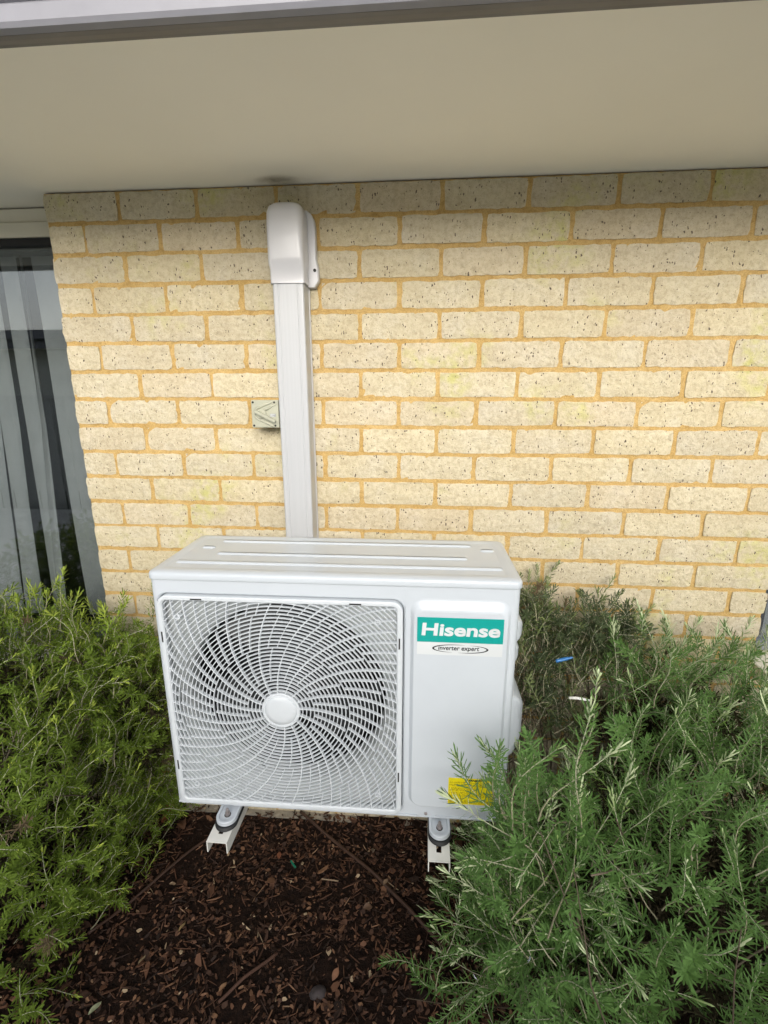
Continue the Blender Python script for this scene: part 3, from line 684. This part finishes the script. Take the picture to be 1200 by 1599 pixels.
cap = empty('end_cap', (0, 0, .788)); cap.parent = du
def cl(hw, d, r, z, dy=0): return zl([(x, y + dy) for x, y in U(hw, d, r)], z)
L = [cl(.0500, .0785, .007, -.004), cl(.0500, .0785, .008, .000), cl(.0500, .0795, .009, .034), cl(.0515, .0900, .013, .048), cl(.0520, .0920, .015, .060), cl(.0515, .0920, .016, .145), cl(.0505, .0910, .018, .175), cl(.047, .087, .022, .192), cl(.040, .078, .026, .2005), cl(.030, .066, .028, .2035)]
link('cap_shell', loft(L, 'cap_shell', cap1=True, smooth=True), 'pvc', cap)
fl = []
for i in range(25):
    a = R(180 * i / 24); fl.append((.0565 * math.cos(a) + .012 * (1 if a < 1.57 else -.2), .150 + .047 * math.sin(a)))
prof = [(.0785, .012), (.0785, .045), (.0735, .07), (.0725, .155), (.070, .172), (.062, .188), (.050, .197), (.035, .2), (-.035, .2), (-.050, .19), (-.057, .17), (-.058, .005), (-.052, -.006), (.066, -.006)]
link('wall_flange', loft([yl(prof, -.0005), yl(prof, -.020), yl([(x * .965, z * .985 + .001) for x, z in prof], -.0225)], 'wall_flange', cap0=True, cap1=True), 'pvc', cap)
disc('screw', (.0685, .040), .0045, -.0255, -.022, 'hole', cap, 12)

# ------------------------------------------------------------------ isolator switch
iso = empty('isolator_switch', (-.168, 0, 1.567), label='beige weatherproof isolator switch with rotary handle beside the white duct', cat='switch')
box('back_box', (-.040, -.042, -.038), (.0405, -.0005, .0395), 'isolator', iso, .003)
box('cover', (-.043, -.066, -.0415), (.0428, -.043, .0425), 'isolator', iso, .004, 3)
def strip(p, q, w2, y0, y1, name, mat='isolator', par=iso):
    V, F = [], []; n = 8; a = math.atan2(q[1] - p[1], q[0] - p[0]); lo = []
    for i in range(n + 1): t_ = a + R(90 + 180 * i / n); lo.append((p[0] + w2 * math.cos(t_), p[1] + w2 * math.sin(t_)))
    for i in range(n + 1): t_ = a + R(-90 + 180 * i / n); lo.append((q[0] + w2 * math.cos(t_), q[1] + w2 * math.sin(t_)))
    link(name, loft([yl(lo, y1), yl(lo, y0)], name, cap1=True), mat, par)
# raised V-shaped guard ridge
ridge = [(.024, .037), (0, .028), (-.014, .0215)] + [(-.014 - .0195 * math.sin(R(a)) , .002 + .0195 * math.cos(R(a))) for a in (10, 40, 70, 100, 130, 160)] + [(-.004, -.0225), (.016, -.033), (.026, -.036)]
V, F = tube_geo([(x, -.066, z) for x, z in ridge], .0042, 8); link('guard_ridge', raw('guard_ridge', V, F, True), 'isolator', iso)
ridge = [(.036, .031), (.016, .020), (.002, .011)]
V, F = tube_geo([(x, -.066, z) for x, z in ridge], .0030, 8); link('guard_ridge', raw('guard_ridge', V, F, True), 'isolator', iso)
disc('dial', (-.010, .002), .0145, -.071, -.066, 'isolator', iso, 28, .0015)
strip((-.023, .0075), (.031, -.020), .0042, -.082, -.0712, 'handle'); strip((-.024, .004), (-.015, -.011), .002, -.0745, -.0712, 'handle_rim')
for x in (-.036, .031):
    for z in (-.0345, .0355):
        disc('corner_boss', (x, z), .0058, -.0675, -.066, 'isolator', iso, 16); disc('screw_hole', (x, z), .0034, -.0682, -.0675, 'hole', iso, 12)
box('rating_label', (.0155, -.0667, -.008), (.0335, -.0661, .0015), 'label_grey', iso)
for i in range(3): box('label_line', (.0165, -.0670, -.0065 + i * .0028), (.0165 + (.012, .007, .014)[i], -.0668, -.0053 + i * .0028), 'sticker', iso)

# ------------------------------------------------------------------ rosemary
def sprig_arrays(seed, L, curve, sparse=0, nl=.024):
    """one shoot along +z: (verts, faces, tone, matindex)"""
    rs = np.random.RandomState(seed); V = []; F = []; T = []; MI = []
    n = 9; ph = rs.uniform(0, 6.28); pts = []
    for i in range(n):
        f = i / (n - 1); pts.append(Vector((curve * L * f * f * math.cos(ph) + .006 * math.sin(f * 7 + ph), curve * L * f * f * math.sin(ph) + .006 * math.cos(f * 6 + ph), L * f)))
    rad = [.0016 - .0010 * i / (n - 1) for i in range(n)]
    tube_geo(pts, rad, 4, False, V, F); T += [.25 + .6 * (i // 4) / n for i in range(len(V))]; MI += [1] * len(F)
    s = sparse * L; phase = rs.uniform(0, 6.28); base = rs.uniform(.18, .6)
    while s < L:
        f = s / L; x = f * (n - 1); i = min(int(x), n - 2); p = pts[i].lerp(pts[i + 1], x - i); d = (pts[i + 1] - pts[i]).normalized()
        a = d.cross(Vector((.3, 1, .1))).normalized(); c = d.cross(a)
        open_ = R(68) - R(36) * max(0, (f - .80) / .20)
        nk = 4 if f > .75 else 3
        for k in range(nk):
            th = phase + k * 2 * math.pi / nk + rs.uniform(-.35, .35); out = a * math.cos(th) + c * math.sin(th)
            op = open_ + rs.uniform(-.3, .25); ln = nl * rs.uniform(.65, 1.15) * (1 - .15 * max(0, (f - .8) / .2)); wd = (.0016 if L < .17 else .0014) * rs.uniform(.85, 1.25)
            side = d.cross(out).normalized()
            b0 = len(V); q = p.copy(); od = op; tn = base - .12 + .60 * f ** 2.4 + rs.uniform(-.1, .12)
            for m_, (ff, ww) in enumerate(((0, .7), (.35, 1.0), (.72, 1.0))):
                dd = (d * math.cos(od) + out * math.sin(od))
                if m_: q = q + dd * ln * (.35 if m_ == 1 else .45); od -= .16
                V += [tuple(q - side * wd * ww), tuple(q + side * wd * ww)]; T += [tn, tn]
            dd = (d * math.cos(od) + out * math.sin(od)); V.append(tuple(q + dd * ln * .20)); T.append(tn + .1)
            F += [(b0, b0 + 1, b0 + 3, b0 + 2), (b0 + 2, b0 + 3, b0 + 5, b0 + 4), (b0 + 4, b0 + 5, b0 + 6)]; MI += [0, 0, 0]
        phase += math.pi / 4 + rs.uniform(-.2, .2); s += rs.uniform(.0080, .0115) * (.55 if f > .85 else 1)
    return V, F, T, MI
def to_mesh(name, arr, mats):
    V, F, T, MI = arr; me = raw(name, V, F)
    a = me.attributes.new('tone', 'FLOAT', 'POINT'); a.data.foreach_set('value', [float(x) for x in T])
    for q in mats: me.materials.append(M[q])
    me.polygons.foreach_set('material_index', MI); return me
LENS = [.09, .10, .12, .13, .14, .15, .16, .17, .18, .20, .12, .15,   .18, .20, .22, .24, .26, .28, .16, .21, .25, .19]
protos = [sprig_arrays(100 + i, L_, (.08, .35, .6, .2, .45)[i % 5], (0, .05, .15, .25)[i % 4], (.022, .025, .028)[i % 3] + (.007 if i > 11 else 0)) for i, L_ in enumerate(LENS)]
PEG = Vector((.736, -.25, .880))
def in_ac(p, mg=.012): 
    x, y = p[0] + .3235, p[1] + .52
    return -mg < x < W + mg and -mg < y < D + mg and ZB - .01 < p[2] < ZTOP + .02
def in_bracket(p): return (abs(p[0] + .178) < .04 or abs(p[0] - .3775) < .04) and p[1] > -.63 and .45 < p[2] < .56
def bush(name, label, pts, mat, woody, nobj=300, rng=(0, 12), core=()):
    """pts: list of (tip, direction, priority)"""
    root = empty(name, woody[0], label=label, cat='rosemary bush'); R0 = Vector(woody[0])
    meshes = [to_mesh('sprig', p, (mat, 'stem')) for p in protos]
    dead = [to_mesh('sprig', p, ('dead', 'bark')) for p in protos[:6]]
    pts = sorted(pts, key=lambda q: -q[2]); rs = np.random.RandomState(5)
    np_p = [(np.array(p[0]), p[1], np.array(p[2]), p[3]) for p in protos]
    VV, FF, TT, MM, off = [], [], [], [], 0
    for i, (tip, d, pr_) in enumerate(pts):
        k = rs.randint(*rng); L_ = LENS[k]; s = rs.uniform(.8, 1.15)
        rot = d.to_track_quat('Z', 'Y').to_matrix() @ Matrix.Rotation(rs.uniform(0, 6.28), 3, 'Z')
        loc = tip - d * L_ * s
        M4 = Matrix.Translation(loc) @ (rot * s).to_4x4()
        tips = [M4 @ Vector(protos[k][0][j]) for j in (16, 34)]
        if any(in_ac(q) or in_bracket(q) or q.y > -.004 and XL < q.x < XR or q.y > .06 or (q - PEG).length < .075 for q in tips + [tip, tip + d * .015]): continue
        if i < nobj:
            o = bpy.data.objects.new('sprig', dead[k] if k < 6 and i % 37 == 30 else meshes[k]); C.objects.link(o); o.parent = root; o.matrix_basis = Matrix.Translation(-R0) @ M4
        else:
            A = np.array(M4); v = np_p[k][0] @ A[:3, :3].T + A[:3, 3] - np.array(R0)
            VV.append(v); FF += [tuple(x + off for x in f) for f in np_p[k][1]]; TT.append(np_p[k][2] + rs.uniform(0, .3)); MM += np_p[k][3]; off += len(v)
    if VV:
        me = to_mesh('foliage', (np.concatenate(VV).tolist(), FF, np.concatenate(TT).tolist(), MM), (mat, 'stem'))
        tag(link('foliage', me, None, root), kind='stuff')
    VV, FF, TT, off = [], [], [], 0
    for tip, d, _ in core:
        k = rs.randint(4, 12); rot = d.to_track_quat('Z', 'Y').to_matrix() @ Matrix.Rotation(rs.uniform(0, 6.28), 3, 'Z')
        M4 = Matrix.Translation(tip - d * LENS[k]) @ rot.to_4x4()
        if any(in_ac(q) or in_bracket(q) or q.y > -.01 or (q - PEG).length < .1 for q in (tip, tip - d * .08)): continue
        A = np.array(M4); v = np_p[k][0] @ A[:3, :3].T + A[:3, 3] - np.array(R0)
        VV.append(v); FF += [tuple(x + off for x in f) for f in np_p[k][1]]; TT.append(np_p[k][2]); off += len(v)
    if VV: tag(link('shaded_old_wood', to_mesh('shaded_old_wood', (np.concatenate(VV).tolist(), FF, np.concatenate(TT).tolist(), [0] * len(FF)), ('shaded_old_wood',)), None, root), kind='stuff')  # inner sprigs added in a dark colour so the gaps look shaded
    return root
def branches(root, specs, r0, seed):
    rs = random.Random(seed); R0 = root.location
    for a, b_ in specs:
        a, b_ = Vector(a), Vector(b_); n = 9; pts = []
        sd_ = Vector((rs.uniform(-1, 1), rs.uniform(-1, 1), rs.uniform(-.4, .4))) * (b_ - a).length * .22
        for i in range(n):
            f = i / (n - 1); p = a.lerp(b_, f) + sd_ * math.sin(math.pi * f) + Vector([rs.uniform(-.006, .006) for _ in range(3)]); p.y = min(p.y, -.008)
            pts.append(p - R0)
        rr = r0 * rs.uniform(.7, 1.3); V, F = tube_geo(pts, [rr * (1 - .65 * i / (n - 1)) for i in range(n)], 6)
        me = raw('branch', V, F, True); at = me.attributes.new('tone', 'FLOAT', 'POINT'); at.data.foreach_set('value', [rs.uniform(.05, .45)] * len(V))
        link('branch', me, 'bark', root)
def shell(n, cen, rad, pw, seed, upw, jit, inner=(.55, 1.05), zmin=.02, keep=lambda p: True, pin=.42):
    rs = np.random.RandomState(seed); out = []; cen = Vector(cen); tries = 0
    while len(out) < n and tries < n * 30:
        tries += 1
        v = Vector(rs.normal(size=3)); v.normalize()
        if v.z < -.55: continue
        k = (abs(v.x) ** pw + abs(v.y) ** pw + abs(v.z) ** pw) ** (-1 / pw)
        f = rs.uniform(*inner) if rs.rand() < pin else rs.uniform(.88, 1.04)
        f *= 1 + .13 * noise.noise(v * 3.1 + Vector((seed, 0, 0)))
        p = Vector((cen.x + rad[0] * v.x * k * f, cen.y + rad[1] * v.y * k * f, cen.z + rad[2] * v.z * k * f))
        if p.z < zmin or p.y > -.012 or not keep(p): continue
        nr = Vector((v.x / rad[0], v.y / rad[1], v.z / rad[2])).normalized()
        d = (nr * .8 + Vector((0, 0, upw)) + Vector(rs.normal(size=3)) * jit).normalized()
        tc_ = CAM - p; pr_ = max(.02, nr.dot(tc_.normalized()) + .2) / tc_.length ** 2 * (f ** 4)
        # outside the frame counts for less
        c_ = (p - CAM); de = c_.dot(Vector(fw)); u = 600 + 748 * c_.dot(Vector(rt)) / max(de, .05); vv = 799 - 748 * c_.dot(Vector(up)) / max(de, .05)
        if not (-80 < u < 1280 and 0 < vv < 1680): pr_ *= .05
        out.append((p, d, pr_))
    return out
left = shell(1550, (-1.17, -.44, .42), (.60, .43, .60), 3.0, 11, 1.05, .22)
left += shell(150, (-.71, -.17, .60), (.17, .14, .34), 2.4, 13, .6, .3)
left += shell(300, (-1.12, -.20, .74), (.42, .16, .28), 2.4, 14, .9, .25)
left += shell(130, (-.67, -.12, .23), (.13, .08, .25), 2.2, 15, .6, .4)
left += shell(100, (-.78, -.10, .70), (.22, .10, .22), 2.2, 12, .6, .3)
left += [(Vector(t_), Vector(d_).normalized(), 9.0) for t_, d_ in (((-.80, -.22, 1.06), (.0, 0, 1)), ((-.84, -.22, 1.07), (-.05, 0, 1)), ((-.88, -.24, 1.03), (-.1, 0, 1)), ((-.96, -.28, 1.05), (-.15, 0, 1)), ((-.76, -.24, 1.02), (.1, 0, 1)), ((-.66, -.16, .99), (.1, 0, 1)), ((-.60, -.12, 1.0), (-.1, 0, 1)), ((-.57, -.10, .98), (.2, 0, 1)), ((-.72, -.30, 1.0), (0, 0, 1)), ((-.90, -.30, 1.0), (0, -.1, 1)))]
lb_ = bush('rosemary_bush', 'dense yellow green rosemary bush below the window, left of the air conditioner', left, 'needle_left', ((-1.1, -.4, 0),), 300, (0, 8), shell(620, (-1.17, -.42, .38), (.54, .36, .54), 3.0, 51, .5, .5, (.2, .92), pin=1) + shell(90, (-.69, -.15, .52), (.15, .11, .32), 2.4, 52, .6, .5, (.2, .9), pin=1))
KP = lambda p: not (p.x < .86 and p.y > -.40 and p.z > .42)
rgt = shell(720, (1.02, -.52, .36), (.60, .44, .50), 2.6, 21, .6, .32, keep=KP)
rgt += shell(140, (1.10, -.20, .72), (.42, .17, .27), 2.4, 22, .8, .28, keep=KP)
rgt += shell(60, (.62, -.70, .52), (.20, .14, .36), 2.2, 23, .75, .34)
def aimed(lst, specs):
    for tip, d in specs: lst.append((Vector(tip), Vector(d).normalized(), 9.0))
aimed(rgt, [((.455, -.74, 1.0), (-.15, -.05, 1)), ((.50, -.72, .98), (-.05, 0, 1)), ((.56, -.70, 1.02), (.05, 0, 1)), ((.62, -.72, 1.05), (-.1, 0, 1)), ((.345, -.70, .80), (-1, -.1, .35)), ((.44, -.72, .83), (-.7, 0, .7)),
            ((.52, -.66, .86), (-.2, 0, 1)), ((.47, -.70, .90), (-.3, 0, 1)), ((.30, -.60, .27), (-.5, -.1, .9)), ((.34, -.62, .30), (-.2, 0, 1)), ((.40, -.64, .33), (.1, 0, 1)), ((.27, -.62, .14), (-.8, -.2, .5)), ((.36, -.70, .20), (-.6, -.3, .6)), ((.66, -.70, 1.08), (.1, 0, 1)), ((.72, -.66, 1.06), (-.1, -.1, 1)), ((.53, -.70, .94), (-.1, 0, 1)), ((.58, -.68, .92), (0, 0, 1)), ((.49, -.68, .82), (-.3, 0, 1)), ((.55, -.66, .80), (-.1, -.1, 1)), ((.60, -.70, .97), (.1, 0, 1)), ((.50, -.66, .72), (-.4, 0, 1)), ((.56, -.64, .88), (0, -.1, 1))])
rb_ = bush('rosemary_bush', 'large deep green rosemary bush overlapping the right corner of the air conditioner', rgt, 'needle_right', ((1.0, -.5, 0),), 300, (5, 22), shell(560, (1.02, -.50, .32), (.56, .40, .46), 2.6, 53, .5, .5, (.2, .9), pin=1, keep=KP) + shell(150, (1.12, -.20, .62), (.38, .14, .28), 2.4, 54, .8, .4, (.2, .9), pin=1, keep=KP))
sp_ = shell(95, (.66, -.10, .93), (.15, .07, .15), 2.0, 31, .8, .35, (.5, 1.0)); sp_ += shell(60, (.70, -.12, .66), (.18, .07, .18), 2.0, 33, .7, .5, (.2, 1.0)); sp_ += shell(110, (.86, -.12, .88), (.17, .08, .17), 2.0, 32, .8, .35, (.5, 1.0))
sb_ = bush('rosemary_bush', 'sparse woody rosemary with bare stems against the wall just right of the air conditioner', sp_, 'needle_pale', ((.76, -.10, 0),), 300)
rs = random.Random(4)
branches(sb_, [((.74 + rs.uniform(-.05, .05), -.10, 0), (.66 + rs.uniform(-.12, .2), -.10 + rs.uniform(-.04, .05), rs.uniform(.72, .98))) for _ in range(16)], .0030, 1)
branches(sb_, [((.70 + rs.uniform(-.1, .16), -.09, rs.uniform(.3, .6)), (.78 + rs.uniform(-.2, .25), -.12, rs.uniform(.55, .92))) for _ in range(26)], .0016, 2)
branches(lb_, [((-1.1 + rs.uniform(-.15, .15), -.42, 0), (-1.1 + rs.uniform(-.45, .45), -.42 + rs.uniform(-.3, .3), rs.uniform(.3, .85))) for _ in range(40)], .0038, 3)
branches(rb_, [((.95 + rs.uniform(-.15, .2), -.5, 0), (.98 + rs.uniform(-.5, .45), -.5 + rs.uniform(-.38, .3), rs.uniform(.25, .82))) for _ in range(46)], .0036, 5)
branches(rb_, [((.80, -.55, .1), (.36, -.62, .24)), ((.78, -.6, .05), (.30, -.64, .12)), ((.8, -.6, .3), (.52, -.72, .75)), ((.8, -.6, .3), (.46, -.70, .66))], .003, 6)
# small pale blue flowers
fl_me = bpy.data.meshes.new('flower'); bm = bmesh.new()
for k in range(5):
    a = R(72 * k); v = [bm.verts.new(p) for p in ((0, 0, 0), (.004 * math.cos(a - .5), .004 * math.sin(a - .5), .002), (.0085 * math.cos(a), .0085 * math.sin(a), .003), (.004 * math.cos(a + .5), .004 * math.sin(a + .5), .002))]; bm.faces.new(v)
bm.to_mesh(fl_me); bm.free(); M['petal'] = simple('pale_petal', (.62, .62, .74), .7); fl_me.materials.append(M['petal'])
for root, p in [(lb_, (-.80, -.62, .83)), (lb_, (-.83, -.60, .86)), (rb_, (1.12, -.80, .60)), (rb_, (1.13, -.79, .64)), (rb_, (1.0, -.84, .56)), (rb_, (.46, -.72, .34)), (rb_, (.66, -.84, .42)), (rb_, (.56, -.78, .50)), (lb_, (-1.0, -.72, .8))]:
    o = link('flower', fl_me, None, root, Vector(p) - root.location, (rs.uniform(.4, 1.2), rs.uniform(-.4, .4), rs.uniform(0, 6)))

# ------------------------------------------------------------------ small things on the bed
M['pipe'] = simple('brown_drip_pipe', (.060, .030, .019), .6, nscale=30, var=.2)
def laid(pts, r, label, cat, name, mat, dz=.012):
    P_ = [Vector(p) for p in pts]; Q = []
    for i in range(len(P_) - 1):
        for j in range(8): Q.append(P_[i].lerp(P_[i + 1], j / 8))
    Q.append(P_[-1]); root = Q[0].copy(); V, F = tube_geo([(p.x - root.x, p.y - root.y, gh(p.x, p.y) + dz + p.z) for p in Q], r, 8)
    o = link(name, raw(name, V, F, True), mat, None, (root.x, root.y, 0)); return tag(o, label, cat)
laid([(-.14, -.012, .004), (.03, -.13, .0), (.19, -.25, .003), (.372, -.405, 0), (.47, -.50, -.01)], .0055, 'thin brown drip irrigation pipe running diagonally from the wall to the right bush', 'pipe', 'irrigation_pipe', 'pipe')
laid([(-.40, -.075, .0), (-.49, -.20, .003), (-.60, -.37, .0), (-.68, -.50, 0)], .0045, 'thin brown irrigation pipe running from under the left bracket arm into the left bush', 'pipe', 'irrigation_pipe', 'pipe')
laid([(-.085, -.50, .004), (-.16, -.575, .004), (-.21, -.63, 0)], .0045, 'short reddish brown stick lying on the mulch near the bottom of the view', 'stick', 'stick', simple('red_brown_bark', (.085, .04, .025), .8))
laid([(.0, -.27, .008), (.06, -.28, .012)], .002, 'short pale twig lying across the middle of the mulch', 'twig', 'twig', simple('pale_twig', (.30, .22, .14), .8))
def leaf(x, y, L_, W_, rz, tilt, col, label, z=.022, curl=3):
    V = []; F = []; n = 8
    for i in range(n + 1):
        f = i / n; hw = W_ / 2 * math.sin(math.pi * f) ** .8; xx = L_ * (f - .5)
        V += [(xx, -hw, .004 * math.sin(f * 5) + curl * hw * hw * 20), (xx, 0, curl * xx * xx), (xx, hw, .003 * math.cos(f * 4) + curl * hw * hw * 20)]
    for i in range(n): a = i * 3; F += [(a, a + 1, a + 4, a + 3), (a + 1, a + 2, a + 5, a + 4)]
    o = link('fallen_leaf', raw('fallen_leaf', V, F, True), simple('leaf_%d' % rs.randint(0, 9999), col, .65, nscale=70, var=.25), None, (x, y, gh(x, y) + z), (tilt, rs.uniform(-.25, .25), rz)); tag(o, label, 'leaf', 'fallen leaves and bark pieces on the mulch')
leaf(-.635, -.075, .085, .06, .6, .3, (.24, .085, .03), 'large orange brown curled leaf on the mulch by the left bush near the wall')
leaf(-.575, -.11, .06, .035, 2.2, -.2, (.16, .08, .045), 'dull brown leaf beside the large orange leaf near the wall')
leaf(.40, -.035, .09, .06, .2, .2, (.17, .06, .025), 'reddish brown bark piece against the wall behind the right bracket arm')
leaf(-.21, -.60, .028, .012, 1.1, .2, (.30, .17, .09), 'small tan leaf beside the reddish stick at the bottom')
leaf(-.40, -.46, .030, .010, 1.3, .1, (.32, .22, .10), 'narrow straw coloured leaf in the left part of the mulch')
leaf(-.47, -.56, .030, .008, 1.4, .1, (.36, .28, .17), 'pale narrow leaf low in the mulch left of centre')
leaf(-.53, -.68, .034, .014, 1.0, .2, (.26, .28, .17), 'grey green fallen leaf at the lower edge of the left bush')
leaf(.10, -.55, .035, .018, 1.2, .3, (.28, .14, .08), 'pinkish brown curled leaf right of the grey stone')
leaf(.17, -.36, .030, .022, .3, .2, (.13, .075, .045), 'brown square bark flake in the middle right of the mulch')
leaf(.165, -.16, .026, .016, 1.7, .2, (.22, .17, .13), 'pale grey brown leaf under the middle of the irrigation pipe')
leaf(-.17, -.20, .032, .016, 1.7, .2, (.20, .07, .035), 'reddish curled leaf left of the green plastic strip')
leaf(-.50, -.33, .020, .012, .4, .2, (.30, .21, .13), 'small tan leaf near the left irrigation pipe')
leaf(.22, -.27, .026, .014, .9, .2, (.24, .16, .10), 'tan leaf beside the right half of the diagonal pipe')
# stone
bm = bmesh.new(); bmesh.ops.create_icosphere(bm, subdivisions=3, radius=1)
for v in bm.verts: v.co = Vector((v.co.x * .024, v.co.y * .017, v.co.z * .012)) * (1 + .18 * noise.noise(v.co * 1.7))
tag(link('stone', from_bm(bm, 'stone', True), simple('purple_grey_stone', (.05, .04, .04), .8, nscale=90, var=.3, bscale=200, bstr=.4), None, (.058, -.588, gh(.058, -.588) + .010), (0, 0, .3)), 'rounded purplish grey stone half sunk in the mulch near the bottom', 'stone')
# green plastic strip, blue peg, white stick
o = box('plastic_strip', (-.016, -.003, 0), (.016, .003, .0015), simple('green_plastic', (.0, .16, .09), .4), None, .0005); o.location = (-.111, -.227, gh(-.111, -.227) + .024); o.rotation_euler = (.2, .1, -.75); tag(o, 'small green plastic strip lying on the mulch', 'plastic strip')
pg = empty('blue_peg', (.736, -.25, .880), label='blue plastic peg caught in the rosemary stems right of the air conditioner', cat='peg')
M['blue'] = simple('blue_plastic', (.02, .15, .40), .35, nscale=20, var=.05)
V, F = tube_geo([(-.022, 0, 0), (-.020, 0, 0), (.014, 0, .0), (.016, 0, 0)], [.004, .005, .0048, .003], 12); a_ = link('peg_body', raw('peg_body', V, F), 'blue', pg)
V, F = tube_geo([(.016, 0, 0), (.026, 0, 0), (.028, 0, 0)], [.0035, .003, .001], 10); link('peg_tip', raw('peg_tip', V, F), 'blue', pg)
pg.rotation_euler = (0, R(-14), .1)
o = tube('white_stick', [(-.03, 0, .002), (-.01, 0, .003), (.012, 0, 0), (.03, 0, -.003)], [.004, .0045, .0045, .003], simple('white_plastic', (.75, .75, .72), .5), None, 8); o.location = (.793, -.25, .752); tag(o, 'short white plastic stick lodged in the bare rosemary stems below the blue peg', 'stick')
